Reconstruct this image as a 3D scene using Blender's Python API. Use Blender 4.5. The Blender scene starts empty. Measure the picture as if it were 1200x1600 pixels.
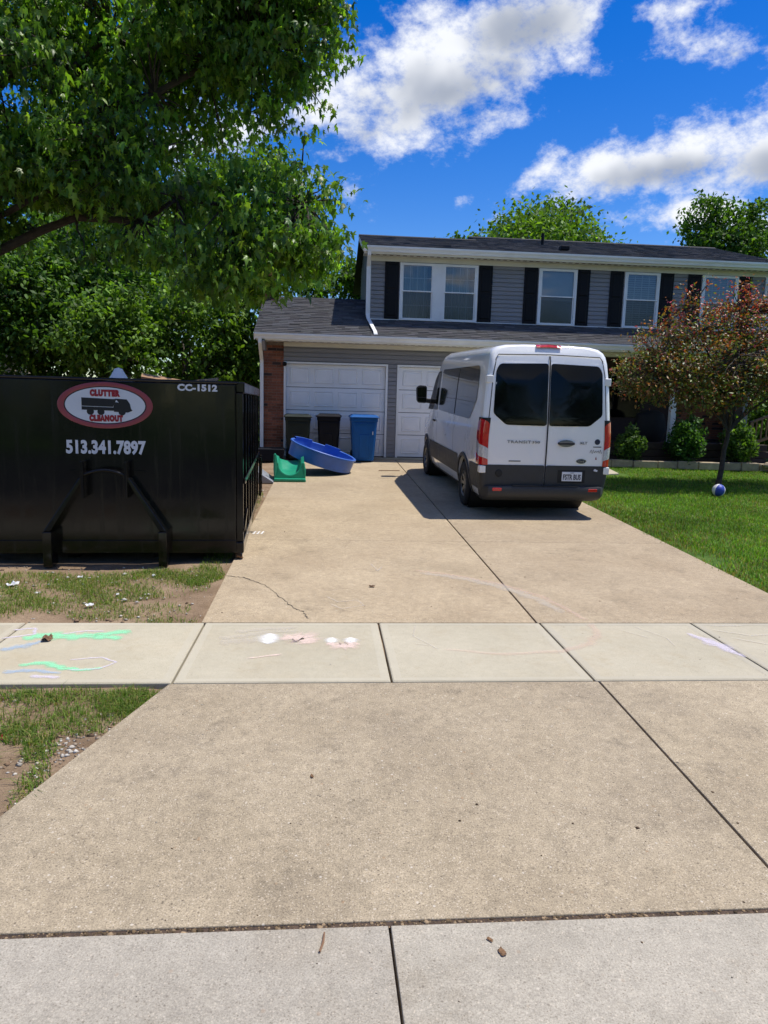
import bpy, math, random
import numpy as np
from mathutils import Matrix, Vector, Euler
R = math.radians
random.seed(7); rng = np.random.default_rng(11)
SC = bpy.context.scene
COL = SC.collection

# ------------------------------------------------------------------ camera
cam_d = bpy.data.cameras.new('camera'); cam = bpy.data.objects.new('camera', cam_d); COL.objects.link(cam)
yaw, pitch, roll = R(4.75), R(-8.7), R(1.5)
fw = Vector((math.sin(yaw)*math.cos(pitch), math.cos(yaw)*math.cos(pitch), math.sin(pitch)))
rt = Vector((math.cos(yaw), -math.sin(yaw), 0)); up = rt.cross(fw)
r2 = math.cos(roll)*rt + math.sin(roll)*up; u2 = math.cos(roll)*up - math.sin(roll)*rt
m3 = Matrix((r2, u2, -fw)).transposed()
cam.matrix_world = Matrix.Translation((0, 0, 1.81)) @ m3.to_4x4()
cam_d.sensor_fit = 'VERTICAL'; cam_d.sensor_height = 36; cam_d.lens = 1110/1600*36
cam_d.clip_start = 0.05; cam_d.clip_end = 2000
SC.camera = cam
cy = SC.cycles; cy.max_bounces = 5; cy.diffuse_bounces = 3; cy.use_adaptive_sampling = True; cy.adaptive_threshold = 0.02; cy.glossy_bounces = 3; cy.transmission_bounces = 3; cy.transparent_max_bounces = 6; cy.caustics_reflective = False; cy.caustics_refractive = False

# ------------------------------------------------------------------ light
SUNV = Vector((0.38, 0.06, 1.0)).normalized()          # towards the sun
SUN_EL = math.asin(SUNV.z); SUN_AZ = math.atan2(SUNV.x, SUNV.y)
sd = bpy.data.lights.new('sun', 'SUN'); sun = bpy.data.objects.new('sun', sd); COL.objects.link(sun)
sd.energy = 4.6; sd.angle = R(0.53); sd.color = (1.0, 0.95, 0.86)
sun.location = (8, 3, 30); sun.rotation_euler = SUNV.to_track_quat('Z', 'Y').to_euler()
SC.view_settings.view_transform = 'Standard'; SC.view_settings.look = 'None'
SC.view_settings.exposure = 0.22; SC.view_settings.gamma = 1.0; SC.view_settings.use_curve_mapping = False

world = bpy.data.worlds.new('World'); SC.world = world; world.use_nodes = True
def make_world():
    nt = world.node_tree; nt.nodes.clear(); N = nt.nodes.new; L = nt.links.new
    out = N('ShaderNodeOutputWorld'); bg = N('ShaderNodeBackground'); L(bg.outputs[0], out.inputs[0])
    sky = N('ShaderNodeTexSky'); sky.sky_type = 'NISHITA'; sky.sun_disc = False
    sky.sun_elevation = SUN_EL; sky.sun_rotation = SUN_AZ; sky.air_density = 1.0; sky.dust_density = 0.3; sky.ozone_density = 2.5
    bg.inputs[1].default_value = 0.12
    def math_(op, a, b=None, c=None, clamp=False):
        n = N('ShaderNodeMath'); n.operation = op; n.use_clamp = clamp
        for i, x in enumerate((a, b, c)):
            if x is None: continue
            if isinstance(x, (int, float)): n.inputs[i].default_value = x
            else: L(x, n.inputs[i])
        return n.outputs[0]
    hs = N('ShaderNodeHueSaturation'); hs.inputs['Saturation'].default_value = 1.5; hs.inputs['Hue'].default_value = 0.518; hs.inputs['Value'].default_value = 1.08
    L(sky.outputs[0], hs.inputs['Color'])
    tc = N('ShaderNodeTexCoord'); sep = N('ShaderNodeSeparateXYZ'); L(tc.outputs['Generated'], sep.inputs[0])
    x, y, z = sep.outputs
    ysafe = math_('MAXIMUM', y, 0.05)
    u = math_('DIVIDE', x, ysafe); v = math_('DIVIDE', z, ysafe)
    front = math_('GREATER_THAN', y, 0.06)
    # cloud banks: (u, v, half length, half height, tilt, weight)
    blobs = [(0.14, 0.425, 0.165, 0.064, 0.36, 0.95), (0.235, 0.50, 0.12, 0.048, 0.15, 0.92), (0.04, 0.365, 0.075, 0.048, 0.5, 0.75), (0.0, 0.322, 0.05, 0.025, 0.3, 0.55),
             (0.10, 0.34, 0.06, 0.018, 0.25, 0.48), (0.195, 0.405, 0.035, 0.016, 0.5, 0.46), (-0.14, 0.34, 0.11, 0.045, 0.2, 0.6), (0.155, 0.35, 0.025, 0.016, 0.4, 0.40),
             (0.44, 0.332, 0.15, 0.034, 0.20, 0.92), (0.64, 0.358, 0.18, 0.050, 0.10, 0.95), (0.285, 0.318, 0.06, 0.022, 0.75, 0.62), (0.37, 0.295, 0.10, 0.022, 0.2, 0.68),
             (0.54, 0.272, 0.18, 0.026, 0.06, 0.66), (0.60, 0.238, 0.12, 0.018, 0.0, 0.55), (0.44, 0.525, 0.06, 0.018, 0.12, 0.55), (0.535, 0.487, 0.075, 0.024, 0.12, 0.66), (0.60, 0.49, 0.05, 0.02, 0.1, 0.6),
             (0.176, 0.271, 0.016, 0.011, 0.3, 0.50)]
    uv = N('ShaderNodeCombineXYZ'); L(u, uv.inputs[0]); L(v, uv.inputs[1])
    def cover(blobs):
        cov = None
        for (bu, bv, a, b, t, w) in blobs:
            mp_ = N('ShaderNodeMapping'); mp_.vector_type = 'TEXTURE'; mp_.inputs['Location'].default_value = (bu, bv, 0); mp_.inputs['Rotation'].default_value = (0, 0, t); mp_.inputs['Scale'].default_value = (a*1.8, b*1.8, 1)
            gr = N('ShaderNodeTexGradient'); gr.gradient_type = 'SPHERICAL'; L(uv.outputs[0], mp_.inputs[0]); L(mp_.outputs[0], gr.inputs[0])
            g = math_('MULTIPLY', gr.outputs['Fac'], w); cov = g if cov is None else math_('MAXIMUM', cov, g)
        return cov
    cov = cover(blobs)
    belly = math_('MULTIPLY', cover([(0.155, 0.408, 0.14, 0.045, 0.36, 1.0), (0.25, 0.487, 0.10, 0.034, 0.2, 1.0), (0.05, 0.35, 0.05, 0.03, 0.5, 0.7), (0.46, 0.322, 0.13, 0.022, 0.18, 1.0), (0.65, 0.34, 0.15, 0.034, 0.1, 1.0), (0.54, 0.478, 0.05, 0.012, 0.12, 0.5)]), front)
    cov = math_('MULTIPLY', cov, front)
    # the same kind of broken cumulus over the rest of the sky
    zs = math_('MAXIMUM', z, 0.12)
    cmb = N('ShaderNodeCombineXYZ'); L(math_('DIVIDE', x, zs), cmb.inputs[0]); L(math_('DIVIDE', y, zs), cmb.inputs[1])
    big = N('ShaderNodeTexNoise'); big.inputs['Scale'].default_value = 0.75; big.inputs['Detail'].default_value = 2.0
    L(cmb.outputs[0], big.inputs['Vector'])
    inview = math_('MULTIPLY', front, math_('MULTIPLY', math_('LESS_THAN', math_('ABSOLUTE', math_('SUBTRACT', u, 0.13)), 0.75), math_('LESS_THAN', v, 0.62)))
    rest = math_('MULTIPLY', math_('MULTIPLY', math_('SUBTRACT', big.outputs[0], 0.44), 4.0, clamp=True), math_('SUBTRACT', 1.0, inview))
    rest = math_('MULTIPLY', rest, math_('GREATER_THAN', z, 0.0))
    cov = math_('MAXIMUM', cov, math_('MULTIPLY', rest, 0.7))
    nz = N('ShaderNodeTexNoise'); nz.inputs['Scale'].default_value = 13.0; nz.inputs['Detail'].default_value = 7.0; nz.inputs['Roughness'].default_value = 0.66; nz.inputs['Distortion'].default_value = 0.0
    mp = N('ShaderNodeMapping'); mp.inputs['Scale'].default_value = (1.0, 1.0, 1.5); mp.inputs['Rotation'].default_value = (0, R(20), 0)
    L(tc.outputs['Generated'], mp.inputs[0]); L(mp.outputs[0], nz.inputs['Vector'])
    dens = math_('ADD', cov, math_('MULTIPLY', math_('SUBTRACT', nz.outputs[0], 0.5), 2.0))
    mr = N('ShaderNodeMapRange'); mr.interpolation_type = 'SMOOTHSTEP'
    mr.inputs[1].default_value = 0.20; mr.inputs[2].default_value = 0.78; L(dens, mr.inputs[0])
    thick = N('ShaderNodeMapRange'); thick.interpolation_type = 'SMOOTHSTEP'; thick.inputs[1].default_value = 0.25; thick.inputs[2].default_value = 0.95
    # offset lookup towards the ground: bellies are greyer than tops
    nz2 = N('ShaderNodeTexNoise'); nz2.inputs['Scale'].default_value = 10.0; nz2.inputs['Detail'].default_value = 3.0; nz2.inputs['Roughness'].default_value = 0.6
    mp2 = N('ShaderNodeMapping'); mp2.inputs['Location'].default_value = (0.02, 0, 0.05); L(tc.outputs['Generated'], mp2.inputs[0]); L(mp2.outputs[0], nz2.inputs['Vector'])
    L(math_('ADD', math_('MAXIMUM', belly, math_('MULTIPLY', rest, 0.8)), math_('MULTIPLY', math_('SUBTRACT', nz2.outputs[0], 0.5), 1.0)), thick.inputs[0])
    cc = N('ShaderNodeMix'); cc.data_type = 'RGBA'; cc.inputs[6].default_value = (6.9, 7.1, 7.5, 1); cc.inputs[7].default_value = (2.9, 3.25, 4.0, 1)
    L(thick.outputs[0], cc.inputs[0])
    mx = N('ShaderNodeMix'); mx.data_type = 'RGBA'
    L(mr.outputs[0], mx.inputs[0]); L(hs.outputs[0], mx.inputs[6]); L(cc.outputs[2], mx.inputs[7])
    L(mx.outputs[2], bg.inputs[0])
make_world(); world.cycles.sampling_method = 'MANUAL'; world.cycles.sample_map_resolution = 512

# ------------------------------------------------------------------ helpers
W = {}                                                   # object -> world matrix while building
def world_of(o): return W.get(o.name, Matrix.Identity(4))
def tag(o, label=None, cat=None, group=None, kind=None):
    if label: o['label'] = label
    if cat: o['category'] = cat
    if group: o['group'] = group
    if kind: o['kind'] = kind
    return o
def link(o, parent=None, M=None):
    COL.objects.link(o)
    if parent is not None:
        o.parent = parent; o.matrix_parent_inverse = world_of(parent).inverted()
    if M is not None: o.matrix_basis = M
    W[o.name] = world_of(parent) @ o.matrix_parent_inverse @ (M or Matrix.Identity(4)) if parent is not None else (M or Matrix.Identity(4))
    return o
def empty(name, loc=(0, 0, 0), rz=0.0):
    o = bpy.data.objects.new(name, None); o.empty_display_size = 0.2
    return link(o, None, Matrix.Translation(loc) @ Matrix.Rotation(rz, 4, 'Z'))
def rebase(o):
    """move a parentless mesh's origin to the base of its box"""
    me = o.data; n = len(me.vertices); co = np.empty(n*3, np.float32); me.vertices.foreach_get('co', co); co = co.reshape(-1, 3)
    b = Vector(((co[:, 0].min()+co[:, 0].max())/2, (co[:, 1].min()+co[:, 1].max())/2, co[:, 2].min()))
    me.transform(Matrix.Translation(-b)); o.matrix_basis = o.matrix_basis @ Matrix.Translation(b); W[o.name] = o.matrix_basis.copy()
def add_mod_bevel(o, w, seg=2):
    b = o.modifiers.new('bevel', 'BEVEL'); b.width = w; b.segments = seg; b.limit_method = 'ANGLE'; b.angle_limit = R(35); b.harden_normals = False
class MB:
    def __init__(s): s.v = []; s.f = []; s.m = []
    def add(s, vs, fs, mi=0):
        k = len(s.v); s.v += [tuple(x) for x in vs]; s.f += [tuple(i+k for i in f) for f in fs]; s.m += [mi]*len(fs); return s
    def box(s, x0, y0, z0, x1, y1, z1, mi=0):
        return s.add([(x0,y0,z0),(x1,y0,z0),(x1,y1,z0),(x0,y1,z0),(x0,y0,z1),(x1,y0,z1),(x1,y1,z1),(x0,y1,z1)],
              [(0,3,2,1),(4,5,6,7),(0,1,5,4),(1,2,6,5),(2,3,7,6),(3,0,4,7)], mi)
    def bar(s, a, b, w, h, roll=0.0, mi=0):
        a, b = Vector(a), Vector(b); d = (b-a).normalized(); ref = Vector((0,0,1)) if abs(d.z) < 0.95 else Vector((0,1,0))
        sx = d.cross(ref).normalized(); sz = sx.cross(d)
        if roll: q = Matrix.Rotation(roll, 3, d); sx = q @ sx; sz = q @ sz
        vs = [p + sx*i*w/2 + sz*j*h/2 for p in (a, b) for i, j in ((-1,-1),(1,-1),(1,1),(-1,1))]
        return s.add(vs, [(0,1,2,3),(7,6,5,4),(0,4,5,1),(1,5,6,2),(2,6,7,3),(3,7,4,0)], mi)
    def prism(s, poly, f0, f1, mi=0):
        """poly: list of 2-tuples; f0/f1 map them to 3-D at both ends"""
        n = len(poly); vs = [f0(p) for p in poly] + [f1(p) for p in poly]
        return s.add(vs, [tuple(range(n))[::-1], tuple(range(n, 2*n))] + [(i, (i+1) % n, n+(i+1) % n, n+i) for i in range(n)], mi)
    def tube(s, pts, rad, n=8, mi=0, caps=True):
        pts = [Vector(p) for p in pts]; k0 = len(s.v); m = len(pts)
        if isinstance(rad, (int, float)): rad = [rad]*m
        prev = None
        for i, p in enumerate(pts):
            d = (pts[min(i+1, m-1)] - pts[max(i-1, 0)]); d = d.normalized() if d.length > 1e-9 else Vector((0,0,1))
            if prev is None: ref = Vector((0,0,1)) if abs(d.z) < 0.9 else Vector((1,0,0)); a = d.cross(ref).normalized()
            else: a = (prev - d*prev.dot(d)); a = a.normalized() if a.length > 1e-6 else d.orthogonal().normalized()
            prev = a; b = d.cross(a)
            s.v += [tuple(p + (a*math.cos(t)+b*math.sin(t))*rad[i]) for t in (2*math.pi*j/n for j in range(n))]
        for i in range(m-1):
            for j in range(n):
                s.f.append((k0+i*n+j, k0+i*n+(j+1) % n, k0+(i+1)*n+(j+1) % n, k0+(i+1)*n+j)); s.m.append(mi)
        if caps:
            s.f.append(tuple(k0+j for j in range(n))[::-1]); s.f.append(tuple(k0+(m-1)*n+j for j in range(n))); s.m += [mi, mi]
        return s
    def lathe(s, prof, n=24, M=None, mi=0, sx=1.0, sy=1.0, close=False):
        M = M or Matrix.Identity(4); k0 = len(s.v); m = len(prof)
        for r, z in prof:
            for j in range(n):
                t = 2*math.pi*j/n; s.v.append(tuple(M @ Vector((r*math.cos(t)*sx, r*math.sin(t)*sy, z))))
        for i in range(m if close else m-1):
            i2 = (i+1) % m
            for j in range(n):
                s.f.append((k0+i*n+j, k0+i*n+(j+1) % n, k0+i2*n+(j+1) % n, k0+i2*n+j)); s.m.append(mi)
        return s
    def grid(s, rows, mi=0, closed=False):
        k0 = len(s.v); m = len(rows); n = len(rows[0])
        for r in rows: s.v += [tuple(p) for p in r]
        for i in range(m-1):
            for j in range(n if closed else n-1):
                j2 = (j+1) % n
                s.f.append((k0+i*n+j, k0+i*n+j2, k0+(i+1)*n+j2, k0+(i+1)*n+j)); s.m.append(mi)
        return s
    def mesh(s, name, mats, smooth=False):
        me = bpy.data.meshes.new(name); me.from_pydata(s.v, [], s.f)
        for m in (mats if isinstance(mats, (list, tuple)) else [mats]): me.materials.append(m)
        me.polygons.foreach_set('material_index', s.m)
        if smooth: me.polygons.foreach_set('use_smooth', [True]*len(s.f))
        me.update(); return me
    def build(s, name, mats, parent=None, smooth=False, bevel=0, seg=2, M=None, recalc=True, solid=0):
        me = s.mesh(name, mats, smooth)
        if recalc:
            import bmesh
            bm = bmesh.new(); bm.from_mesh(me); bmesh.ops.recalc_face_normals(bm, faces=bm.faces); bm.to_mesh(me); bm.free()
        if smooth: me.set_sharp_from_angle(angle=R(40))
        o = bpy.data.objects.new(name, me); link(o, parent, M)
        if solid: sm = o.modifiers.new('solid', 'SOLIDIFY'); sm.thickness = solid; sm.offset = 0
        if bevel: add_mod_bevel(o, bevel, seg)
        if parent is None and M is None: rebase(o)
        return o
def inst(me, name, parent=None, M=None):
    o = bpy.data.objects.new(name, me); return link(o, parent, M)
def mesh_np(name, verts, faces, mat, cols=None, smooth=False):
    """verts (n,3), faces (m,k) -> mesh; cols (n,3) optional point colours"""
    verts = np.ascontiguousarray(verts, np.float32); faces = np.ascontiguousarray(faces, np.int32); k = faces.shape[1]
    me = bpy.data.meshes.new(name); me.vertices.add(len(verts)); me.vertices.foreach_set('co', verts.ravel())
    me.loops.add(faces.size); me.loops.foreach_set('vertex_index', faces.ravel())
    me.polygons.add(len(faces)); me.polygons.foreach_set('loop_start', np.arange(0, faces.size, k, dtype=np.int32))
    if smooth: me.polygons.foreach_set('use_smooth', np.ones(len(faces), bool))
    me.update(calc_edges=True)
    if cols is not None:
        a = me.attributes.new('tint', 'FLOAT_COLOR', 'POINT'); c4 = np.ones((len(verts), 4), np.float32); c4[:, :3] = cols; a.data.foreach_set('color', c4.ravel())
    me.materials.append(mat); return me
def place(me, name, parent=None):
    o = bpy.data.objects.new(name, me); link(o, parent)
    if parent is None: rebase(o)
    return o
def text_mesh(body, w, h, mat, name='lettering', bold=0.02, depth=0.002, shear=0.0, spacing=1.0):
    """lettering in the x-z plane facing -y, centred on the origin, fitted to w by h"""
    cu = bpy.data.curves.new(name, 'FONT'); cu.body = body; cu.size = 1; cu.offset = bold; cu.extrude = 0.01; cu.shear = shear; cu.space_character = spacing; cu.resolution_u = 3
    o = bpy.data.objects.new(name, cu); COL.objects.link(o)
    dg = bpy.context.evaluated_depsgraph_get(); me = bpy.data.meshes.new_from_object(o.evaluated_get(dg)); bpy.data.objects.remove(o); bpy.data.curves.remove(cu)
    n = len(me.vertices); co = np.empty(n*3, np.float32); me.vertices.foreach_get('co', co); co = co.reshape(-1, 3)
    lo, hi = co.min(0), co.max(0); c = (lo+hi)/2; s = (hi-lo); s[s == 0] = 1
    x = (co[:, 0]-c[0])/s[0]*w; zz = (co[:, 1]-c[1])/s[1]*h; yy = -(co[:, 2]-lo[2])/s[2]*depth
    me.vertices.foreach_set('co', np.stack([x, yy, zz], 1).astype(np.float32).ravel()); me.materials.clear(); me.materials.append(mat); me.name = name; me.update(); return me

# ------------------------------------------------------------------ materials
def newmat(name):
    m = bpy.data.materials.new(name); m.use_nodes = True; nt = m.node_tree; nt.nodes.clear()
    out = nt.nodes.new('ShaderNodeOutputMaterial'); b = nt.nodes.new('ShaderNodeBsdfPrincipled'); nt.links.new(b.outputs[0], out.inputs[0])
    return m, nt, b, out
def nnoise(nt, vec, scale, detail=4, rough=0.55):
    n = nt.nodes.new('ShaderNodeTexNoise'); n.inputs['Scale'].default_value = scale; n.inputs['Detail'].default_value = detail; n.inputs['Roughness'].default_value = rough
    if vec is not None: nt.links.new(vec, n.inputs['Vector'])
    return n
def ramp(nt, fac, stops):
    r = nt.nodes.new('ShaderNodeValToRGB'); e = r.color_ramp.elements
    while len(e) > 1: e.remove(e[-1])
    e[0].position = stops[0][0]; e[0].color = (*stops[0][1], 1)
    for p, c in stops[1:]: k = e.new(p); k.color = (*c, 1)
    nt.links.new(fac, r.inputs[0]); return r.outputs[0]
def mixc(nt, fac, a, b, mode='MIX'):
    n = nt.nodes.new('ShaderNodeMix'); n.data_type = 'RGBA'; n.blend_type = mode
    for i, x in ((0, fac), (6, a), (7, b)):
        if isinstance(x, (int, float)): n.inputs[i].default_value = x
        elif isinstance(x, tuple): n.inputs[i].default_value = (*x, 1) if len(x) == 3 else x
        else: nt.links.new(x, n.inputs[i])
    return n.outputs[2]
def coords(nt, kind='pos'):
    if kind == 'pos': return nt.nodes.new('ShaderNodeNewGeometry').outputs['Position']
    return nt.nodes.new('ShaderNodeTexCoord').outputs['Object']
def bump(nt, b, height, strength, dist=0.01):
    n = nt.nodes.new('ShaderNodeBump'); n.inputs['Strength'].default_value = strength; n.inputs['Distance'].default_value = dist
    nt.links.new(height, n.inputs['Height']); nt.links.new(n.outputs[0], b.inputs['Normal'])
def mat(name, col, rough=0.6, var=0.12, scale=6.0, bumps=0.0, bscale=80.0, metal=0.0, coat=0.0, spec=0.5, dirt=None, dirt_amt=0.5, objrand=0.0, kind='pos'):
    m, nt, b, out = newmat(name); v = coords(nt, kind)
    n = nnoise(nt, v, scale, 6)
    lo = tuple(c*(1-var) for c in col); hi = tuple(min(c*(1+var), 1) for c in col)
    c = ramp(nt, n.outputs[0], [(0.3, lo), (0.7, hi)])
    if dirt:
        d = nnoise(nt, v, scale*0.45, 8, 0.7); f = ramp(nt, d.outputs[0], [(0.5, (0,0,0)), (0.72, (dirt_amt,)*3)]); c = mixc(nt, f, c, dirt)
    if objrand:
        oi = nt.nodes.new('ShaderNodeObjectInfo'); f = ramp(nt, oi.outputs['Random'], [(0, (1-objrand,)*3), (1, (1+objrand,)*3)]); c = mixc(nt, 1.0, c, f, 'MULTIPLY')
    nt.links.new(c, b.inputs['Base Color'])
    rr = ramp(nt, n.outputs[0], [(0.3, (max(rough-0.06, 0.02),)*3), (0.7, (min(rough+0.08, 1),)*3)]); nt.links.new(rr, b.inputs['Roughness'])
    b.inputs['Metallic'].default_value = metal; b.inputs['Coat Weight'].default_value = coat; b.inputs['Coat Roughness'].default_value = 0.05; b.inputs['Specular IOR Level'].default_value = spec
    if bumps: bump(nt, b, nnoise(nt, v, bscale, 5).outputs[0], bumps)
    return m
def concrete(name, a, bcol, speck=1.0, stain=(0.20, 0.17, 0.13), stain_amt=0.5, tint=None, broom=False):
    m, nt, b, out = newmat(name); v = coords(nt)
    base = ramp(nt, nnoise(nt, v, 1.1, 4, 0.62).outputs[0], [(0.32, a), (0.68, bcol)])
    st = ramp(nt, nnoise(nt, v, 0.75, 6, 0.72).outputs[0], [(0.5, (0,0,0)), (0.8, (stain_amt,)*3)]); c = mixc(nt, st, base, stain)
    st2 = ramp(nt, nnoise(nt, v, 2.6, 6, 0.8).outputs[0], [(0.55, (0,0,0)), (0.74, (stain_amt,)*3)]); c = mixc(nt, st2, c, tuple(q*(0.62 if speck > 0.6 else 0.85) for q in stain))
    if tint:
        tf = ramp(nt, nnoise(nt, v, 0.9, 5, 0.6).outputs['Fac'], [(0.35, (0,0,0)), (0.7, (0.8,)*3)]); c = mixc(nt, tf, c, tint)
    fine = nnoise(nt, v, 150, 4, 0.85); ff = ramp(nt, fine.outputs[0], [(0.36, (1-0.42*speck,)*3), (0.64, (1+0.36*speck,)*3)]); mid = nnoise(nt, v, 16, 3, 0.75); c = mixc(nt, 1.0, c, ramp(nt, mid.outputs[0], [(0.3, (1-0.16*speck,)*3), (0.7, (1+0.14*speck,)*3)]), 'MULTIPLY'); c = mixc(nt, 1.0, c, ff, 'MULTIPLY')
    for sc, lo, col, am in ((85, 0.62, (0.58, 0.50, 0.39), 0.7), (95, 0.58, (0.12, 0.09, 0.06), 0.7), (55, 0.90, (0.09, 0.07, 0.05), 0.7), (48, 0.94, (0.60, 0.54, 0.45), 0.7), (34, 0.965, (0.3, 0.17, 0.08), 0.5)):
        vo = nt.nodes.new('ShaderNodeTexVoronoi'); vo.inputs['Scale'].default_value = sc; nt.links.new(v, vo.inputs['Vector'])
        sp = nt.nodes.new('ShaderNodeSeparateColor'); nt.links.new(vo.outputs['Color'], sp.inputs[0])
        r1 = ramp(nt, sp.outputs[0], [(lo, (0,0,0)), (lo+0.04, (1,1,1))]); r2_ = ramp(nt, vo.outputs['Distance'], [(0.16, (1,1,1)), (0.34, (0,0,0))])
        f = mixc(nt, 1.0, r1, r2_, 'MULTIPLY'); f = mixc(nt, 1.0, f, (am*speck,)*3, 'MULTIPLY'); c = mixc(nt, f, c, col)
    oi = nt.nodes.new('ShaderNodeObjectInfo'); c = mixc(nt, 1.0, c, ramp(nt, oi.outputs['Random'], [(0, (0.93, 0.93, 0.94)), (1, (1.06, 1.06, 1.05))]), 'MULTIPLY')
    nt.links.new(c, b.inputs['Base Color']); b.inputs['Roughness'].default_value = 0.88; b.inputs['Specular IOR Level'].default_value = 0.3
    h = nnoise(nt, v, 130, 4, 0.7).outputs[0]
    bump(nt, b, h, 0.45*max(speck, 0.4), 0.004)
    return m
def leafmat(name, transl=0.3, rough=0.42, spec=0.5):
    m, nt, b, out = newmat(name)
    at = nt.nodes.new('ShaderNodeAttribute'); at.attribute_name = 'tint'
    nt.links.new(at.outputs['Color'], b.inputs['Base Color']); b.inputs['Roughness'].default_value = rough; b.inputs['Specular IOR Level'].default_value = spec
    tr = nt.nodes.new('ShaderNodeBsdfTranslucent'); nt.links.new(mixc(nt, 1.0, at.outputs['Color'], (1.5, 1.6, 0.45), 'MULTIPLY'), tr.inputs[0])
    ms = nt.nodes.new('ShaderNodeMixShader'); ms.inputs[0].default_value = transl
    nt.links.new(b.outputs[0], ms.inputs[1]); nt.links.new(tr.outputs[0], ms.inputs[2]); nt.links.new(ms.outputs[0], out.inputs[0]); return m
def tintmat(name, rough=0.85, bumps=0.3, bscale=150, fine=0.25, fscale=90, spec=0.3):
    m, nt, b, out = newmat(name); at = nt.nodes.new('ShaderNodeAttribute'); at.attribute_name = 'tint'; v = coords(nt)
    f = ramp(nt, nnoise(nt, v, fscale, 4, 0.7).outputs[0], [(0.3, (1-fine,)*3), (0.7, (1+fine,)*3)])
    nt.links.new(mixc(nt, 1.0, at.outputs['Color'], f, 'MULTIPLY'), b.inputs['Base Color']); b.inputs['Roughness'].default_value = rough; b.inputs['Specular IOR Level'].default_value = spec
    if bumps: bump(nt, b, nnoise(nt, v, bscale, 4).outputs[0], bumps, 0.006)
    return m
def glassmat(name, tint=(0.75, 0.78, 0.8), refl=0.14, rough=0.02):
    m, nt, b, out = newmat(name); nt.nodes.remove(b)
    t = nt.nodes.new('ShaderNodeBsdfTransparent'); t.inputs[0].default_value = (*tint, 1); g = nt.nodes.new('ShaderNodeBsdfGlossy'); g.inputs['Roughness'].default_value = rough
    fr = nt.nodes.new('ShaderNodeFresnel'); fr.inputs[0].default_value = 1.5
    ad = nt.nodes.new('ShaderNodeMath'); ad.operation = 'ADD'; ad.use_clamp = True; nt.links.new(fr.outputs[0], ad.inputs[0]); ad.inputs[1].default_value = refl
    ms = nt.nodes.new('ShaderNodeMixShader'); nt.links.new(ad.outputs[0], ms.inputs[0]); nt.links.new(t.outputs[0], ms.inputs[1]); nt.links.new(g.outputs[0], ms.inputs[2]); nt.links.new(ms.outputs[0], out.inputs[0]); return m
def chalkmat(name, col, amt, scale=14):
    m, nt, b, out = newmat(name); v = coords(nt); b.inputs['Base Color'].default_value = (*col, 1); b.inputs['Roughness'].default_value = 0.95
    t = nt.nodes.new('ShaderNodeBsdfTransparent'); at = nt.nodes.new('ShaderNodeAttribute'); at.attribute_name = 'tint'
    mp = nt.nodes.new('ShaderNodeMapping'); mp.inputs['Scale'].default_value = (1, 3.5, 1); mp.inputs['Rotation'].default_value = (0, 0, R(25)); nt.links.new(v, mp.inputs[0])
    a = ramp(nt, nnoise(nt, mp.outputs[0], scale, 6, 0.7).outputs[0], [(0.30, (0.15,)*3), (0.5, (1,)*3)]); g = ramp(nt, nnoise(nt, v, 220, 2).outputs[0], [(0.35, (0.5,)*3), (0.55, (1,)*3)])
    f = mixc(nt, 1.0, mixc(nt, 1.0, a, g, 'MULTIPLY'), at.outputs['Color'], 'MULTIPLY'); f = mixc(nt, 1.0, f, (amt,)*3, 'MULTIPLY')
    ms = nt.nodes.new('ShaderNodeMixShader'); nt.links.new(f, ms.inputs[0]); nt.links.new(t.outputs[0], ms.inputs[1]); nt.links.new(b.outputs[0], ms.inputs[2]); nt.links.new(ms.outputs[0], out.inputs[0]); return m
M = {}
M['drive'] = concrete('driveway concrete', (0.345, 0.268, 0.175), (0.42, 0.335, 0.225), 0.9, (0.225, 0.18, 0.12), 0.55)
M['apron'] = concrete('apron concrete', (0.318, 0.258, 0.174), (0.388, 0.32, 0.222), 1.0, (0.185, 0.152, 0.112), 0.6)
M['walk'] = concrete('sidewalk concrete', (0.40, 0.36, 0.265), (0.465, 0.42, 0.315), 0.35, (0.41, 0.325, 0.20), 0.45)
M['gutterpan'] = concrete('gutter concrete', (0.325, 0.292, 0.235), (0.39, 0.354, 0.29), 0.7, (0.30, 0.24, 0.16), 0.45)
M['asphalt'] = mat('asphalt', (0.05, 0.05, 0.052), 0.9, 0.3, 30, 0.5, 200)
M['siding'] = mat('grey vinyl siding', (0.24, 0.23, 0.23), 0.55, 0.06, 2.0, 0.08, 60, objrand=0.05)
M['trim'] = mat('white trim', (0.80, 0.80, 0.78), 0.45, 0.05, 3.0, dirt=(0.5, 0.47, 0.4), dirt_amt=0.2)
M['cream'] = mat('cream trim', (0.66, 0.63, 0.54), 0.5, 0.06, 3.0)
M['door'] = mat('garage door white', (0.82, 0.82, 0.82), 0.42, 0.05, 2.5, dirt=(0.5, 0.5, 0.48), dirt_amt=0.15)
M['shutter'] = mat('black shutter', (0.006, 0.0055, 0.0065), 0.55, 0.2, 8, spec=0.2)
M['brick'] = mat('red brick', (0.255, 0.092, 0.05), 0.85, 0.3, 25, 0.5, 120, objrand=0.35)
M['brick_dark'] = mat('burnt and shaded brick', (0.045, 0.025, 0.022), 0.8, 0.3, 25, 0.5, 120, objrand=0.3)
M['mortar'] = mat('mortar', (0.24, 0.19, 0.15), 0.95, 0.2, 30, 0.4, 150)
M['shingle'] = tintmat('asphalt shingle', 0.9, 0.5, 260, 0.35, 140)
M['dark'] = mat('dark room', (0.02, 0.02, 0.022), 0.9, 0.2, 3)
M['curtain'] = mat('pale curtain', (0.42, 0.47, 0.42), 0.9, 0.1, 3)
M['blind'] = mat('white blind', (0.55, 0.58, 0.62), 0.7, 0.06, 3)
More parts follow.
